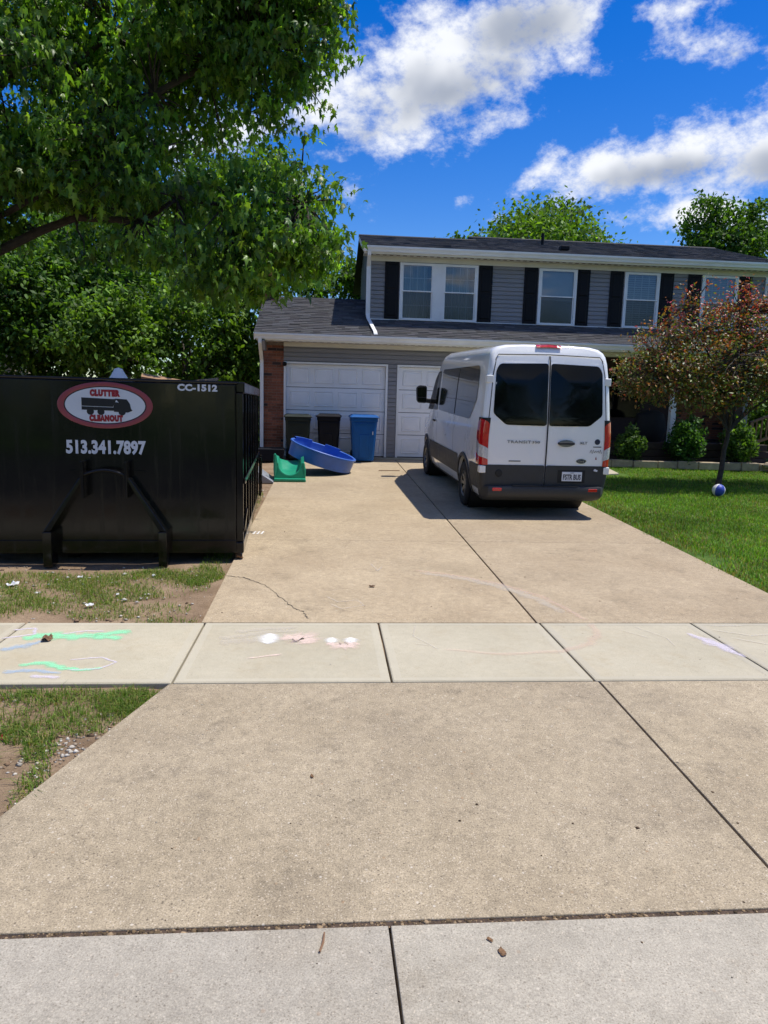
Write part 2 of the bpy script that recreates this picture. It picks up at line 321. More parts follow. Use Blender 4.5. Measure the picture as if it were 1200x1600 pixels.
M['glass'] = glassmat('window glass', (0.6, 0.64, 0.66), 0.10)
M['screen_glass'] = glassmat('window glass with insect screen', (0.3, 0.32, 0.34), 0.04, 0.12)
M['vanwhite'] = mat('white car paint', (0.85, 0.85, 0.84), 0.3, 0.02, 1.5, coat=1.0)
M['vanblack'] = mat('charcoal plastic', (0.028, 0.029, 0.031), 0.55, 0.15, 12, 0.15, 300)
M['vanglass'] = mat('dark tinted glass', (0.003, 0.0035, 0.004), 0.03, 0.1, 2, spec=0.22)
M['sideglass'] = mat('tinted side glass', (0.03, 0.034, 0.04), 0.03, 0.1, 2, spec=0.9, coat=0.6)
M['seam'] = mat('black seam', (0.008, 0.008, 0.008), 0.7)
M['red_lens'] = mat('red lens', (0.5, 0.008, 0.012), 0.12, 0.15, 30, coat=1.0)
M['clear_lens'] = mat('clear lens', (0.55, 0.55, 0.55), 0.15, 0.25, 40, coat=1.0)
M['rubber'] = mat('tyre rubber', (0.017, 0.017, 0.017), 0.85, 0.2, 20)
M['rim'] = mat('dark alloy', (0.16, 0.165, 0.17), 0.35, 0.1, 10, metal=0.8)
M['chrome'] = mat('silver metal', (0.55, 0.56, 0.57), 0.25, 0.1, 10, metal=0.9)
M['plate'] = mat('white plate', (0.7, 0.72, 0.76), 0.4, 0.03)
M['ink'] = mat('dark ink', (0.02, 0.025, 0.05), 0.5)
M['badge'] = mat('grey badge', (0.22, 0.23, 0.25), 0.3, 0.05, metal=0.6)
M['blackpaint'] = mat('glossy black paint', (0.0035, 0.0035, 0.004), 0.11, 0.3, 2.2, 0.08, 3.5, coat=0.0, spec=0.36, dirt=(0.010, 0.0095, 0.008), dirt_amt=0.6)
def weathered(m):
    nt = m.node_tree; b = next(n_ for n_ in nt.nodes if n_.type == 'BSDF_PRINCIPLED'); v = coords(nt, 'obj'); src = b.inputs['Base Color'].links[0].from_socket
    mp = nt.nodes.new('ShaderNodeMapping'); mp.inputs['Scale'].default_value = (9, 9, 0.5); nt.links.new(v, mp.inputs[0])
    f = ramp(nt, nnoise(nt, mp.outputs[0], 1.6, 6, 0.7).outputs[0], [(0.52, (0,0,0)), (0.75, (0.55,)*3)]); c = mixc(nt, f, src, (0.022, 0.020, 0.017))
    mp2 = nt.nodes.new('ShaderNodeMapping'); mp2.inputs['Scale'].default_value = (2, 2, 14); mp2.inputs['Rotation'].default_value = (0.3, 0.5, 0); nt.links.new(v, mp2.inputs[0])
    f2 = ramp(nt, nnoise(nt, mp2.outputs[0], 4.0, 8, 0.8).outputs[0], [(0.69, (0,0,0)), (0.73, (0.6,)*3)]); c = mixc(nt, f2, c, (0.06, 0.055, 0.05))
    nt.links.new(c, b.inputs['Base Color']); r_ = b.inputs['Roughness'].links[0].from_socket; nt.links.new(mixc(nt, f, r_, (0.4, 0.4, 0.4)), b.inputs['Roughness'])
weathered(M['blackpaint'])
M['logo_red'] = mat('logo red', (0.28, 0.012, 0.02), 0.4, 0.05)
M['logo_ring'] = mat('logo ring red', (0.27, 0.05, 0.06), 0.35, 0.1, 3)
M['logo_white'] = mat('logo white', (0.60, 0.63, 0.66), 0.45, 0.03)
M['logo_black'] = mat('logo black', (0.006, 0.006, 0.006), 0.5)
M['sticker'] = mat('white sticker', (0.62, 0.64, 0.68), 0.5, 0.03)
M['plastic_blue'] = mat('pool blue plastic', (0.045, 0.135, 0.48), 0.38, 0.1, 5, 0.05, 30, dirt=(0.10, 0.19, 0.40), dirt_amt=0.35)
M['plastic_green'] = mat('green plastic', (0.014, 0.27, 0.15), 0.36, 0.12, 5, 0.05, 30, dirt=(0.05, 0.28, 0.16), dirt_amt=0.35)
M['cart_blue'] = mat('blue cart', (0.005, 0.085, 0.29), 0.45, 0.1, 6, 0.05, 40, spec=0.2)
M['cart_black'] = mat('charcoal cart', (0.010, 0.011, 0.015), 0.6, 0.15, 6, 0.05, 40, spec=0.12)
M['cart_green'] = mat('dark green cart', (0.012, 0.019, 0.016), 0.5, 0.15, 6, 0.05, 40, spec=0.25)
M['bark'] = mat('bark', (0.10, 0.085, 0.068), 0.95, 0.4, 14, 0.9, 40)
M['bark_dark'] = mat('dark bark', (0.055, 0.043, 0.034), 0.95, 0.4, 14, 0.9, 40)
M['leaf'] = leafmat('maple leaf', 0.5, 0.42, 0.55)
M['leaf_far'] = leafmat('tree leaf', 0.38, 0.6, 0.3)
M['leaf_red'] = leafmat('red leaf', 0.28, 0.46, 0.45)
M['grass'] = leafmat('grass blade', 0.40, 0.6, 0.25)
M['stone'] = mat('edging stone', (0.36, 0.29, 0.20), 0.9, 0.25, 8, 0.6, 40, objrand=0.2)
M['timber'] = mat('dark timber', (0.05, 0.036, 0.028), 0.85, 0.3, 10, 0.4, 50, objrand=0.15)
M['wood'] = mat('brown wood', (0.20, 0.11, 0.06), 0.75, 0.3, 12, 0.3, 60, objrand=0.2)
M['mulch'] = mat('mulch', (0.07, 0.045, 0.03), 0.95, 0.5, 30, 0.9, 60)
M['metal_grey'] = mat('galvanised sheet', (0.34, 0.36, 0.40), 0.45, 0.12, 6, metal=0.5)
M['paper'] = mat('paper scrap', (0.72, 0.72, 0.72), 0.9, 0.06, 20)
M['dry'] = mat('dry leaf', (0.16, 0.09, 0.045), 0.9, 0.4, 40)
M['ball_white'] = mat('ball white', (0.72, 0.72, 0.72), 0.45, 0.05, 10)
M['ball_blue'] = mat('ball blue', (0.02, 0.05, 0.35), 0.45, 0.05, 10)
M['beige'] = mat('beige siding', (0.50, 0.44, 0.36), 0.6, 0.06, 3)
M['blackcloth'] = mat('black cover', (0.008, 0.008, 0.009), 0.8, 0.2, 6, 0.3, 20)
M['cardboard'] = mat('cardboard', (0.30, 0.18, 0.10), 0.9, 0.15, 8)
M['gap'] = mat('joint filler', (0.05, 0.04, 0.028), 0.95, 0.4, 60)

# ------------------------------------------------------------------ ground
def zp(y):
    """height of the paving along the depth axis"""
    if y < 2.36: return -0.1035 - 0.02*(2.36-y)
    if y < 4.43: return -0.05*(4.43-y)
    if y < 5.70: return 0.0
    if y < 18.0: return 0.034*(y-5.70)
    return 0.4182
def ground():
    xs = np.concatenate([np.linspace(-400, -24, 14), np.linspace(-20, 26, 185), np.linspace(30, 400, 14)])
    ys = np.concatenate([np.array([1.7, 1.9, 2.1, 2.3]), np.linspace(2.36, 19, 140), np.linspace(20, 60, 24), np.array([80, 120, 200, 400, 900])])
    X, Y = np.meshgrid(xs, ys); Z = np.vectorize(zp)(Y) - 0.035
    n = 0.008*np.sin(X*2.1+Y*1.3)+0.006*np.sin(X*5.3-Y*3.7)+0.004*np.sin(X*11.0+Y*9.1)
    Z = Z + n*((Y > 2.5))
    v = np.stack([X, Y, Z], 2).reshape(-1, 3); nx = len(xs); ny = len(ys)
    i = (np.arange(ny-1)[:, None]*nx+np.arange(nx-1)[None, :]).ravel(); f = np.stack([i, i+1, i+nx+1, i+nx], 1)
    m, nt, b, out = newmat('soil and turf'); p = coords(nt)
    soil = ramp(nt, nnoise(nt, p, 2.2, 8, 0.65).outputs[0], [(0.3, (0.17, 0.115, 0.07)), (0.52, (0.28, 0.20, 0.13)), (0.72, (0.36, 0.265, 0.175))])
    soil = mixc(nt, ramp(nt, nnoise(nt, p, 60, 4, 0.7).outputs[0], [(0.45, (0,0,0)), (0.75, (0.6,)*3)]), soil, (0.12, 0.075, 0.045))
    turf = ramp(nt, nnoise(nt, p, 3.0, 7, 0.65).outputs[0], [(0.35, (0.05, 0.10, 0.018)), (0.6, (0.085, 0.15, 0.026)), (0.75, (0.18, 0.15, 0.06))])
    sp = nt.nodes.new('ShaderNodeSeparateXYZ'); nt.links.new(p, sp.inputs[0])
    side = nt.nodes.new('ShaderNodeMapRange'); side.inputs[1].default_value = 2.0; side.inputs[2].default_value = 3.0; nt.links.new(sp.outputs[0], side.inputs[0])
    far = nt.nodes.new('ShaderNodeMapRange'); far.inputs[1].default_value = 17.0; far.inputs[2].default_value = 20.0; nt.links.new(sp.outputs[1], far.inputs[0])
    mx = nt.nodes.new('ShaderNodeMath'); mx.operation = 'MAXIMUM'; nt.links.new(side.outputs[0], mx.inputs[0]); nt.links.new(far.outputs[0], mx.inputs[1])
    nt.links.new(mixc(nt, mx.outputs[0], soil, turf), b.inputs['Base Color']); b.inputs['Roughness'].default_value = 0.95; b.inputs['Specular IOR Level'].default_value = 0.15
    bump(nt, b, nnoise(nt, p, 45, 6, 0.7).outputs[0], 0.8, 0.02)
    tag(place(mesh_np('ground', v, f, m), 'ground'), kind='structure')
ground()
tag(MB().box(-90, -9, -0.20, 90, 1.69, -0.13).build('street', M['asphalt']), kind='structure')
tag(MB().box(-200, -200, -0.3, 200, -9.01, -0.05).build('far_verge', mat('far grass', (0.06, 0.11, 0.025), 0.95, 0.3, 0.8)), kind='structure')
def slab(parent, poly, matl, th=0.11, bev=0.006, name='slab'):
    """poly (x, y) seen from above; the top follows zp"""
    return MB().prism(poly, lambda p: (p[0], p[1], zp(p[1])-th), lambda p: (p[0], p[1], zp(p[1]))).build(name, matl, parent, bevel=bev)
g = tag(empty('gutter', (0.27, 2.1, -0.12)), kind='structure')
for x0, x1 in ((-6.0, -2.73), (-2.722, 0.262), (0.272, 3.27), (3.278, 6.3)):
    slab(g, [(x0, 1.55), (x1, 1.55), (x1-0.01, 2.36), (x0-0.01, 2.36)], M['gutterpan'], bev=0.004)
a = tag(empty('driveway_apron', (1.0, 3.4, -0.05)), kind='structure')
slab(a, [(-1.86, 2.385), (1.891, 2.385), (1.841, 4.42), (-0.985, 4.42), (-1.13, 4.0), (-1.44, 3.07)], M['apron'], bev=0.005)
slab(a, [(1.905, 2.385), (5.6, 2.385), (5.1, 3.2), (4.7, 4.0), (4.52, 4.42), (1.855, 4.42)], M['apron'], bev=0.005)
w = tag(empty('sidewalk', (0.5, 5.06, 0)), kind='structure')
sx = [-9.4, -7.99, -6.58, -5.17, -3.77, -2.375, -0.97, 0.45, 1.823, 3.155, 4.55, 5.95, 7.35, 8.75, 10.15]
for i in range(len(sx)-1):
    slab(w, [(sx[i]+0.007, 4.434), (sx[i+1]-0.007, 4.434), (sx[i+1]-0.007, 5.694), (sx[i]+0.007, 5.694)], M['walk'], bev=0.007)
M['margin'] = concrete('trowelled margin', (0.40, 0.365, 0.28), (0.45, 0.41, 0.315), 0.15, (0.37, 0.31, 0.21), 0.35)
for o, x0, x1 in [(o, sx[i], sx[i+1]) for i, o in enumerate([c for c in w.children])]:
    if -3.9 < x0 < 4.7:
        a_, b_, q = [(x0+0.016, 4.446), (x1-0.016, 4.446), (x1-0.016, 5.682), (x0+0.016, 5.682)], None, 0.055
        inn = [(x0+0.016+q, 4.446+q), (x1-0.016-q, 4.446+q), (x1-0.016-q, 5.682-q), (x0+0.016+q, 5.682-q)]
        MB().add([(p[0], p[1], 0.0012) for p in a_]+[(p[0], p[1], 0.0008) for p in inn], [(0,1,5,4), (1,2,6,5), (2,3,7,6), (3,0,4,7)]).build('slab_margin', M['margin'], o)
d = tag(empty('driveway', (1.7, 12, 0.2)), kind='structure')
jy = [5.704, 8.74, 11.76, 14.8, 17.86]
cx = lambda y: 1.80-0.006*(y-5.7)
for i in range(4):
    y0, y1 = jy[i]+0.003, jy[i+1]-0.003
    slab(d, [(-1.0, y0), (cx(y0)-0.008, y0), (cx(y1)-0.008, y1), (-1.0, y1)], M['drive'], bev=0.006)
    slab(d, [(cx(y0)+0.008, y0), (4.43, y0), (4.43, y1), (cx(y1)+0.008, y1)], M['drive'], bev=0.006)
tag(MB().box(-1.55, 17.865, 0.3, 4.6, 18.3, 0.452).build('garage_sill', M['walk'], bevel=0.01), kind='structure')
def crack(pts, name, wd=0.006):
    rows = []
    for i, (x, y) in enumerate(pts):
        ww = wd*(0.5+random.random()); rows.append([(x-ww*0.4, y-ww, zp(y)+0.0035), (x+ww*0.4, y+ww, zp(y)+0.0035)])
    return MB().grid(rows).build(name, M['gap'], d)
def jag(pts, n=7, amp=0.018):
    o = []
    for (x0, y0), (x1, y1) in zip(pts[:-1], pts[1:]):
        for k in range(n): t = k/n; o.append((x0+(x1-x0)*t+random.uniform(-amp, amp), y0+(y1-y0)*t+random.uniform(-amp, amp)))
    return o+[pts[-1]]
crack(jag([(-0.985, 7.10), (-0.80, 7.02), (-0.58, 6.78), (-0.42, 6.42), (-0.30, 6.14), (-0.19, 5.98), (-0.13, 5.80)], 9, 0.014), 'crack', 0.0042)
tag(slab(None, [(4.44, 15.55), (6.0, 15.6), (6.75, 15.9), (6.9, 16.9), (5.9, 17.8), (4.44, 17.8)], M['walk'], name='walkway'), kind='structure')

# ------------------------------------------------------------------ house
H = tag(empty('house', (4.9, 18.0, 0.42)), 'grey two-storey house with black shutters and attached double garage', 'house')
def board_x(parent, x0, x1, yf, z0, h=0.105, m='siding'):
    """one lap of siding running along x, its face towards -y"""
    prof = [(yf-0.026, z0+0.016), (yf, z0+0.016), (yf, z0+h), (yf-0.016, z0+h)]
    return MB().prism(prof, lambda p: (x0, p[0], p[1]), lambda p: (x1, p[0], p[1])).build('siding_board', M[m], parent)
def board_y(parent, y0, y1, xf, z0, h=0.105, m='siding', s=-1):
    prof = [(xf+s*0.026, z0+0.016), (xf, z0+0.016), (xf, z0+h), (xf+s*0.016, z0+h)]
    return MB().prism(prof, lambda p: (p[0], y0, p[1]), lambda p: (p[0], y1, p[1])).build('siding_board', M[m], parent)
YW = 18.70
wins = [(1.80, 2.70), (2.88, 3.81), (5.40, 6.41), (7.68, 8.63), (9.78, 10.77)]
uw = MB().box(1.035, YW+0.002, 3.5, 1.80, YW+0.14, 5.50).build('upper_wall', M['siding'], H)
for x0, x1 in ((3.81, 5.40), (6.41, 7.68), (8.63, 9.78), (10.77, 11.55)):
    MB().box(x0, YW+0.002, 3.5, x1, YW+0.14, 5.50).build('wall_panel', M['siding'], uw)
for x0, x1 in ((1.06, 1.80), (3.81, 5.40), (6.41, 7.68), (8.63, 9.78), (10.77, 11.53)):
    for k in range(14): board_x(uw, x0, x1, YW, 3.90+0.105*k)
for x0, x1 in ((1.80, 3.81), (5.40, 6.41), (7.68, 8.63), (9.78, 10.77)):
    MB().box(x0, YW+0.002, 3.5, x1, YW+0.14, 3.925).build('wall_panel', M['siding'], uw)
    MB().box(x0, YW+0.002, 5.345, x1, YW+0.14, 5.50).build('wall_panel', M['siding'], uw)
MB().box(1.02, YW-0.035, 3.895, 11.56, YW-0.026, 3.945).build('base_flashing', M['trim'], uw)
MB().box(1.0, YW-0.05, 5.36, 11.58, YW-0.026, 5.47).build('frieze_board', M['cream'], H)
MB().box(11.535, YW-0.04, 3.92, 11.60, YW+0.05, 5.36).build('corner_trim', M['trim'], H)
MB().box(1.0, YW-0.04, 3.92, 1.06, YW+0.04, 5.36).build('corner_trim', M['trim'], H)
# left flank of the upper storey
sw = MB().prism([(18.75, 3.6), (23.4, 3.6), (23.4, 6.05), (20.9, 6.38), (18.75, 5.72)], lambda p: (1.04, p[0], p[1]), lambda p: (1.16, p[0], p[1])).build('side_wall', M['siding'], H)
for k in range(24):
    z = 3.92+0.105*k; ys = 18.74 if z < 5.60 else 18.24+(z+0.11-5.60)/0.3
    if ys < 22.5: board_y(sw, ys, 23.4, 1.04, z)
MB().box(11.4, 18.9, 0.4, 11.55, 25, 5.6).build('side_wall', M['siding'], H)
MB().box(1.2, 24.8, 0.4, 11.4, 25, 6.0).build('rear_wall', M['siding'], H)
MB().box(1.17, 20.3, 3.4, 11.38, 20.4, 5.5).build('room_wall', M['dark'], H)
MB().box(1.17, 18.9, 3.3, 11.38, 20.3, 3.42).build('room_floor', M['dark'], H)
MB().box(1.17, 18.85, 5.5, 11.38, 24.7, 5.56).build('room_ceiling', M['dark'], H)
def window(x0, x1, z0, z1, muntins, dress, yw=YW):
    w = MB().box(x0, yw-0.07, z0, x0+0.055, yw+0.06, z1).build('window', M['trim'], H)
    MB().box(x1-0.055, yw-0.07, z0, x1, yw+0.06, z1).build('frame', M['trim'], w)
    MB().box(x0+0.055, yw-0.068, z1-0.06, x1-0.055, yw+0.06, z1).build('frame', M['trim'], w)
    MB().box(x0+0.055, yw-0.085, z0, x1-0.055, yw+0.06, z0+0.055).build('sill', M['trim'], w)
    zm = (z0+z1)/2+0.03
    for (a, b, yo, gl) in ((zm, z1-0.06, -0.02, 'glass'), (z0+0.055, zm-0.03, 0.005, 'screen_glass')):
        MB().box(x0+0.055, yw-0.045+yo, a, x0+0.09, yw-0.01+yo, b).build('sash_stile', M['trim'], w)
        MB().box(x1-0.09, yw-0.045+yo, a, x1-0.055, yw-0.01+yo, b).build('sash_stile', M['trim'], w)
        MB().add([(x0+0.09, yw-0.028+yo, a), (x1-0.09, yw-0.028+yo, a), (x1-0.09, yw-0.028+yo, b), (x0+0.09, yw-0.028+yo, b)], [(0, 1, 2, 3)]).build('pane', M[gl], w, recalc=False)
        if muntins:
            for k in range(1, 4):
                xx = x0+0.09+(x1-x0-0.18)*k/4; MB().box(xx-0.008, yw-0.022+yo, a, xx+0.008, yw-0.014+yo, b).build('muntin', M['trim'], w)
            zz = (a+b)/2; MB().box(x0+0.09, yw-0.0235+yo, zz-0.008, x1-0.09, yw-0.0125+yo, zz+0.008).build('muntin', M['trim'], w)
    MB().box(x0+0.055, yw-0.07, zm-0.03, x1-0.055, yw-0.008, zm).build('meeting_rail', M['trim'], w)
    if dress == 'curtain':
        for xa, xb in ((x0+0.05, x0+(x1-x0)*0.80),):
            n = 40; rows = [[(xa+(xb-xa)*i/n, yw+0.12+0.02*math.sin(i*1.9)+0.008*math.sin(i*0.7), z) for i in range(n+1)] for z in (z0-0.02, z1)]
            MB().grid(rows).build('curtain', M['curtain'], w, smooth=True)
    elif dress == 'blind':
        for k in range(int((z1-z0)/0.055)):
            z = z1-0.05-0.055*k; MB().add([(x0+0.05, yw+0.075, z), (x1-0.05, yw+0.075, z), (x1-0.05, yw+0.105, z-0.042), (x0+0.05, yw+0.105, z-0.042)], [(0, 1, 2, 3)]).build('blind_slat', M['blind'], w, recalc=False)
    elif dress == 'shade':
        MB().box(x0+0.05, yw+0.08, zm-0.1, x1-0.05, yw+0.084, z1-0.02).build('roller_shade', M['blind'], w)
for (x0, x1), mu, dr in zip(wins, (True, True, False, True, True), ('curtain', 'curtain', 'shade', 'blind', 'blind')):
    window(x0, x1, 3.93, 5.345, mu, dr)
MB().box(2.70, YW-0.06, 3.93, 2.88, YW+0.05, 5.345).build('mullion', M['trim'], H)
def shutter(x0, x1, z0=3.95, z1=5.36):
    s = MB().box(x0, YW-0.05, z0, x1, YW-0.026, z1).build('shutter', M['shutter'], H, bevel=0.004)
    zm = (z0+z1)/2
    for a, b in ((z0+0.07, zm-0.04), (zm+0.04, z1-0.07)):
        MB().add([(x0+0.05, YW-0.0505, a), (x1-0.05, YW-0.0505, a), (x1-0.05, YW-0.0505, b), (x0+0.05, YW-0.0505, b),
                  (x0+0.075, YW-0.064, a+0.03), (x1-0.075, YW-0.064, a+0.03), (x1-0.075, YW-0.064, b-0.03), (x0+0.075, YW-0.064, b-0.03)],
                 [(4,5,6,7), (0,1,5,4), (1,2,6,5), (2,3,7,6), (3,0,4,7)]).build('panel', M['shutter'], s)
for x0, x1 in ((1.42, 1.775), (3.835, 4.19), (5.02, 5.375), (6.43, 6.76), (7.30, 7.655), (8.655, 9.01), (9.40, 9.755), (10.795, 11.15)): shutter(x0, x1)
# garage front
YG = 18.0
gw = MB().box(-1.08, YG+0.002, 2.76, 4.72, YG+0.14, 3.3).build('garage_wall', M['siding'], H)
for k in range(4): board_x(gw, -1.08, 4.72, YG, 2.775+0.105*k)
for x0, x1 in ((1.50, 1.735), (4.34, 4.72)):
    MB().box(x0, YG+0.002, 0.46, x1, YG+0.14, 2.758).build('wall_panel', M['siding'], gw)
    for k in range(22): board_x(gw, x0+0.002, x1-0.002, YG, 0.458+0.105*k)
MB().box(-1.08, YG-0.05, 3.13, 11.5, YG-0.026, 3.225).build('frieze_board', M['cream'], H)
def garage_door(x0, x1):
    dr = MB().box(x0, YG+0.10, 0.456, x1, YG+0.14, 2.72).build('garage_door', M['dark'], H)
    hs = (2.72-0.46)/4
    for r in range(4):
        z0 = 0.46+hs*r+0.006; z1 = z0+hs-0.012
        MB().box(x0+0.01, YG+0.06, z0, x1-0.01, YG+0.099, z1).build('door_section', M['door'], dr, bevel=0.006)
        for c in range(4):
            w_ = (x1-x0-0.10)/4; a = x0+0.05+w_*c+0.055; b = a+w_-0.11; lo, hi = z0+0.085, z1-0.085; y = YG+0.0595
            MB().add([(a,y,lo),(b,y,lo),(b,y,hi),(a,y,hi), (a+0.018,y-0.020,lo+0.018),(b-0.018,y-0.020,lo+0.018),(b-0.018,y-0.020,hi-0.018),(a+0.018,y-0.020,hi-0.018),
                      (a+0.032,y-0.002,lo+0.032),(b-0.032,y-0.002,lo+0.032),(b-0.032,y-0.002,hi-0.032),(a+0.032,y-0.002,hi-0.032),
                      (a+0.075,y-0.012,lo+0.075),(b-0.075,y-0.012,lo+0.075),(b-0.075,y-0.012,hi-0.075),(a+0.075,y-0.012,hi-0.075)],
                     [(0,1,5,4),(1,2,6,5),(2,3,7,6),(3,0,4,7),(4,5,9,8),(5,6,10,9),(6,7,11,10),(7,4,8,11),(8,9,13,12),(9,10,14,13),(10,11,15,14),(11,8,12,15),(12,13,14,15)]).build('door_panel', M['door'], dr)
    MB().box(x0-0.045, YG-0.04, 0.456, x0+0.005, YG+0.13, 2.72).build('jamb', M['trim'], dr)
    MB().box(x1-0.005, YG-0.04, 0.456, x1+0.045, YG+0.13, 2.72).build('jamb', M['trim'], dr)
    MB().box(x0-0.045, YG-0.042, 2.721, x1+0.045, YG+0.13, 2.765).build('head_trim', M['trim'], dr)
    MB().box(x0+0.006, YG+0.045, 0.453, x1-0.006, YG+0.095, 0.475).build('bottom_seal', M['rubber'], dr)
garage_door(-1.03, 1.455); garage_door(1.78, 4.295)
# brick pier at the garage corner
pier = MB().box(-1.555, YG+0.012, 0.40, -1.085, YG+0.40, 3.22).build('brick_pier', M['mortar'], H)
bme = {}
def brick_mesh(L, dark):
    k = (round(L, 3), dark)
    if k not in bme: bme[k] = MB().box(0, 0, 0, L, 0.09, 0.0575).mesh('brick', M['brick_dark' if dark else 'brick'])
    return bme[k]
def brickwork(parent, x0, x1, y, z0, z1, darkp=0.10):
    k = 0; z = z0
    while z+0.0575 < z1:
        x = x0-(0.107 if k % 2 else 0.0)
        while x < x1-0.02:
            a = max(x, x0); b = min(x+0.203, x1)
            if b-a > 0.03:
                inst(brick_mesh(b-a, random.random() < darkp), 'brick', parent, Matrix.Translation((a, y+random.uniform(-0.002, 0.002), z)))
            x += 0.213
        z += 0.0675; k += 1
brickwork(pier, -1.57, -1.07, YG, 0.66, 3.2)
MB().box(-1.60, YG-0.03, 0.38, -1.06, YG+0.38, 0.655).build('pier_footing', M['mortar'], H)
MB().box(-1.56, YG+0.41, 0.4, -1.44, 24.0, 3.3).build('garage_side_wall', M['brick'], H)
MB().box(-1.42, 23.9, 0.4, 1.2, 24.0, 3.3).build('garage_rear_wall', M['siding'], H)
lamp = MB().lathe([(0.0, 0), (0.045, 0.005), (0.055, 0.03), (0.045, 0.06), (0.0, 0.075)], 14, Matrix.Translation((-1.05, YG-0.05, 2.70)) @ Matrix.Rotation(R(90), 4, 'X')).build('door_camera', M['shutter'], H, smooth=True)
# eaves, gutters and downspouts
def gutter(x0, x1, yb, zt, name='gutter'):
    prof = [(yb, zt), (yb, zt-0.125), (yb-0.075, zt-0.13), (yb-0.09, zt-0.085), (yb-0.128, zt-0.035), (yb-0.128, zt+0.004), (yb-0.112, zt+0.004), (yb-0.112, zt-0.03), (yb-0.012, zt-0.03), (yb-0.012, zt)]
    return MB().prism(prof, lambda p: (x0, p[0], p[1]), lambda p: (x1, p[0], p[1])).build(name, M['trim'], H)
gutter(-1.73, 11.95, 17.50, 3.385); gutter(0.84, 11.80, 18.33, 5.635)
MB().box(-1.70, 17.503, 3.22, 11.95, 17.53, 3.39).build('fascia', M['trim'], H)
MB().box(0.86, 18.333, 5.47, 11.78, 18.36, 5.64).build('fascia', M['trim'], H)
sf = MB().box(-1.70, 17.531, 3.228, 11.9, YG+0.02, 3.243).build('soffit', M['cream'], H)
for k in range(75): MB().box(-1.55+0.17*k, 17.60, 3.2245, -1.55+0.17*k+0.09, 17.68, 3.2275).build('soffit_vent', M['mortar'], sf)
sf2 = MB().box(0.86, 18.361, 5.472, 11.76, YW, 5.487).build('soffit', M['cream'], H)
for k in range(63): MB().box(1.0+0.17*k, 18.42, 5.4685, 1.0+0.17*k+0.09, 18.50, 5.4715).build('soffit_vent', M['mortar'], sf2)
def spout(pts, wd=0.085, dp=0.06, name='downspout'):
    mb = MB(); rows = []
    for i, p in enumerate(pts):
        p = Vector(p); rows.append([(p.x-wd/2, p.y-dp/2, p.z), (p.x+wd/2, p.y-dp/2, p.z), (p.x+wd/2, p.y+dp/2, p.z), (p.x-wd/2, p.y+dp/2, p.z)])
    return mb.grid(rows, closed=True).build(name, M['trim'], H, bevel=0.006)
spout([(-1.61, 17.45, 3.26), (-1.61, 17.46, 3.15), (-1.61, 17.93, 2.78), (-1.61, 17.95, 2.70), (-1.61, 17.95, 0.62), (-1.61, 17.84, 0.52)])
spout([(0.99, 18.27, 5.52), (0.99, 18.30, 5.42), (0.99, 18.60, 5.20), (0.99, 18.61, 4.05), (1.01, 18.55, 3.93), (1.13, 17.62, 3.53), (1.14, 17.52, 3.46), (1.14, 17.50, 3.38)], 0.09, 0.075)
spout([(11.56, 18.27, 5.52), (11.56, 18.30, 5.42), (11.62, 18.60, 5.20), (11.62, 18.61, 4.0)])
# roofs
def shingles(parent, x0, x1, y0, z0, slope, y1, xa=None):
    """rows of tabs laid up a slope from (y0, z0) to y1"""
    ln = math.hypot(1, slope); vs = []; fs = []; cs = []; k = 0; y = y0-0.02; dy = 0.135/ln
    nrm = np.array([0, -slope/ln, 1/ln]); base = np.array([0.078, 0.077, 0.080])
    while y < y1:
        x = x0-random.uniform(0, 0.2); ya, yb = y, min(y+dy*1.15, y1)
        while x < x1:
            wd = random.uniform(0.12, 0.34); a, b = max(x, x0), min(x+wd, x1)
            if b-a > 0.01:
                t = random.choice((0.006, 0.006, 0.013)); n = len(vs)
                for xx, yy, hh in ((a, ya, t+0.006), (b, ya, t+0.006), (b, yb, t*0.4), (a, yb, t*0.4), (a, ya, 0), (b, ya, 0)):
                    vs.append(np.array([xx, yy, z0+(yy-y0)*slope])+nrm*hh)
                fs += [(n, n+1, n+2, n+3), (n+4, n+5, n+1, n)]
                v = random.choice((0.7, 0.85, 0.95, 1.05, 1.2))*random.uniform(0.88, 1.12); cs += [base*v*np.array([random.uniform(0.97, 1.06), 1, random.uniform(0.95, 1.05)])]*6
            x += wd
        y += dy; k += 1
    o = place(mesh_np('shingles', np.array(vs), np.array(fs), M['shingle'], np.array(cs)), 'shingles', parent); tag(o, kind='stuff')
def roof_slab(name, x0, x1, y0, z0, y1, z1, th=0.03):
    return MB().prism([(y0, z0), (y1, z1), (y1, z1-th), (y0, z0-th)], lambda p: (x0, p[0], p[1]), lambda p: (x1, p[0], p[1])).build(name, M['dark'], H)
m1 = 0.417
g1 = roof_slab('garage_roof', -1.74, 1.025, 17.41, 3.392, 20.35, 3.392+2.94*m1); shingles(g1, -1.75, 1.02, 17.41, 3.394, m1, 20.35)
roof_slab('garage_roof_back', -1.74, 1.025, 20.352, 3.39+2.94*m1, 24.2, 3.0)
g2 = roof_slab('porch_roof', 1.03, 11.95, 17.41, 3.392, 18.695, 3.392+1.285*m1); shingles(g2, 1.03, 11.95, 17.41, 3.394, m1, 18.69)
MB().prism([(20.22, 4.576), (20.35, 4.636), (20.48, 4.576), (20.35, 4.606)], lambda p: (-1.75, p[0], p[1]), lambda p: (1.03, p[0], p[1])).build('ridge_cap', M['blackcloth'], H)
MB().bar((-1.735, 17.42, 3.30), (-1.735, 20.35, 3.30+2.93*m1), 0.03, 0.16).build('rake_board', M['trim'], H)
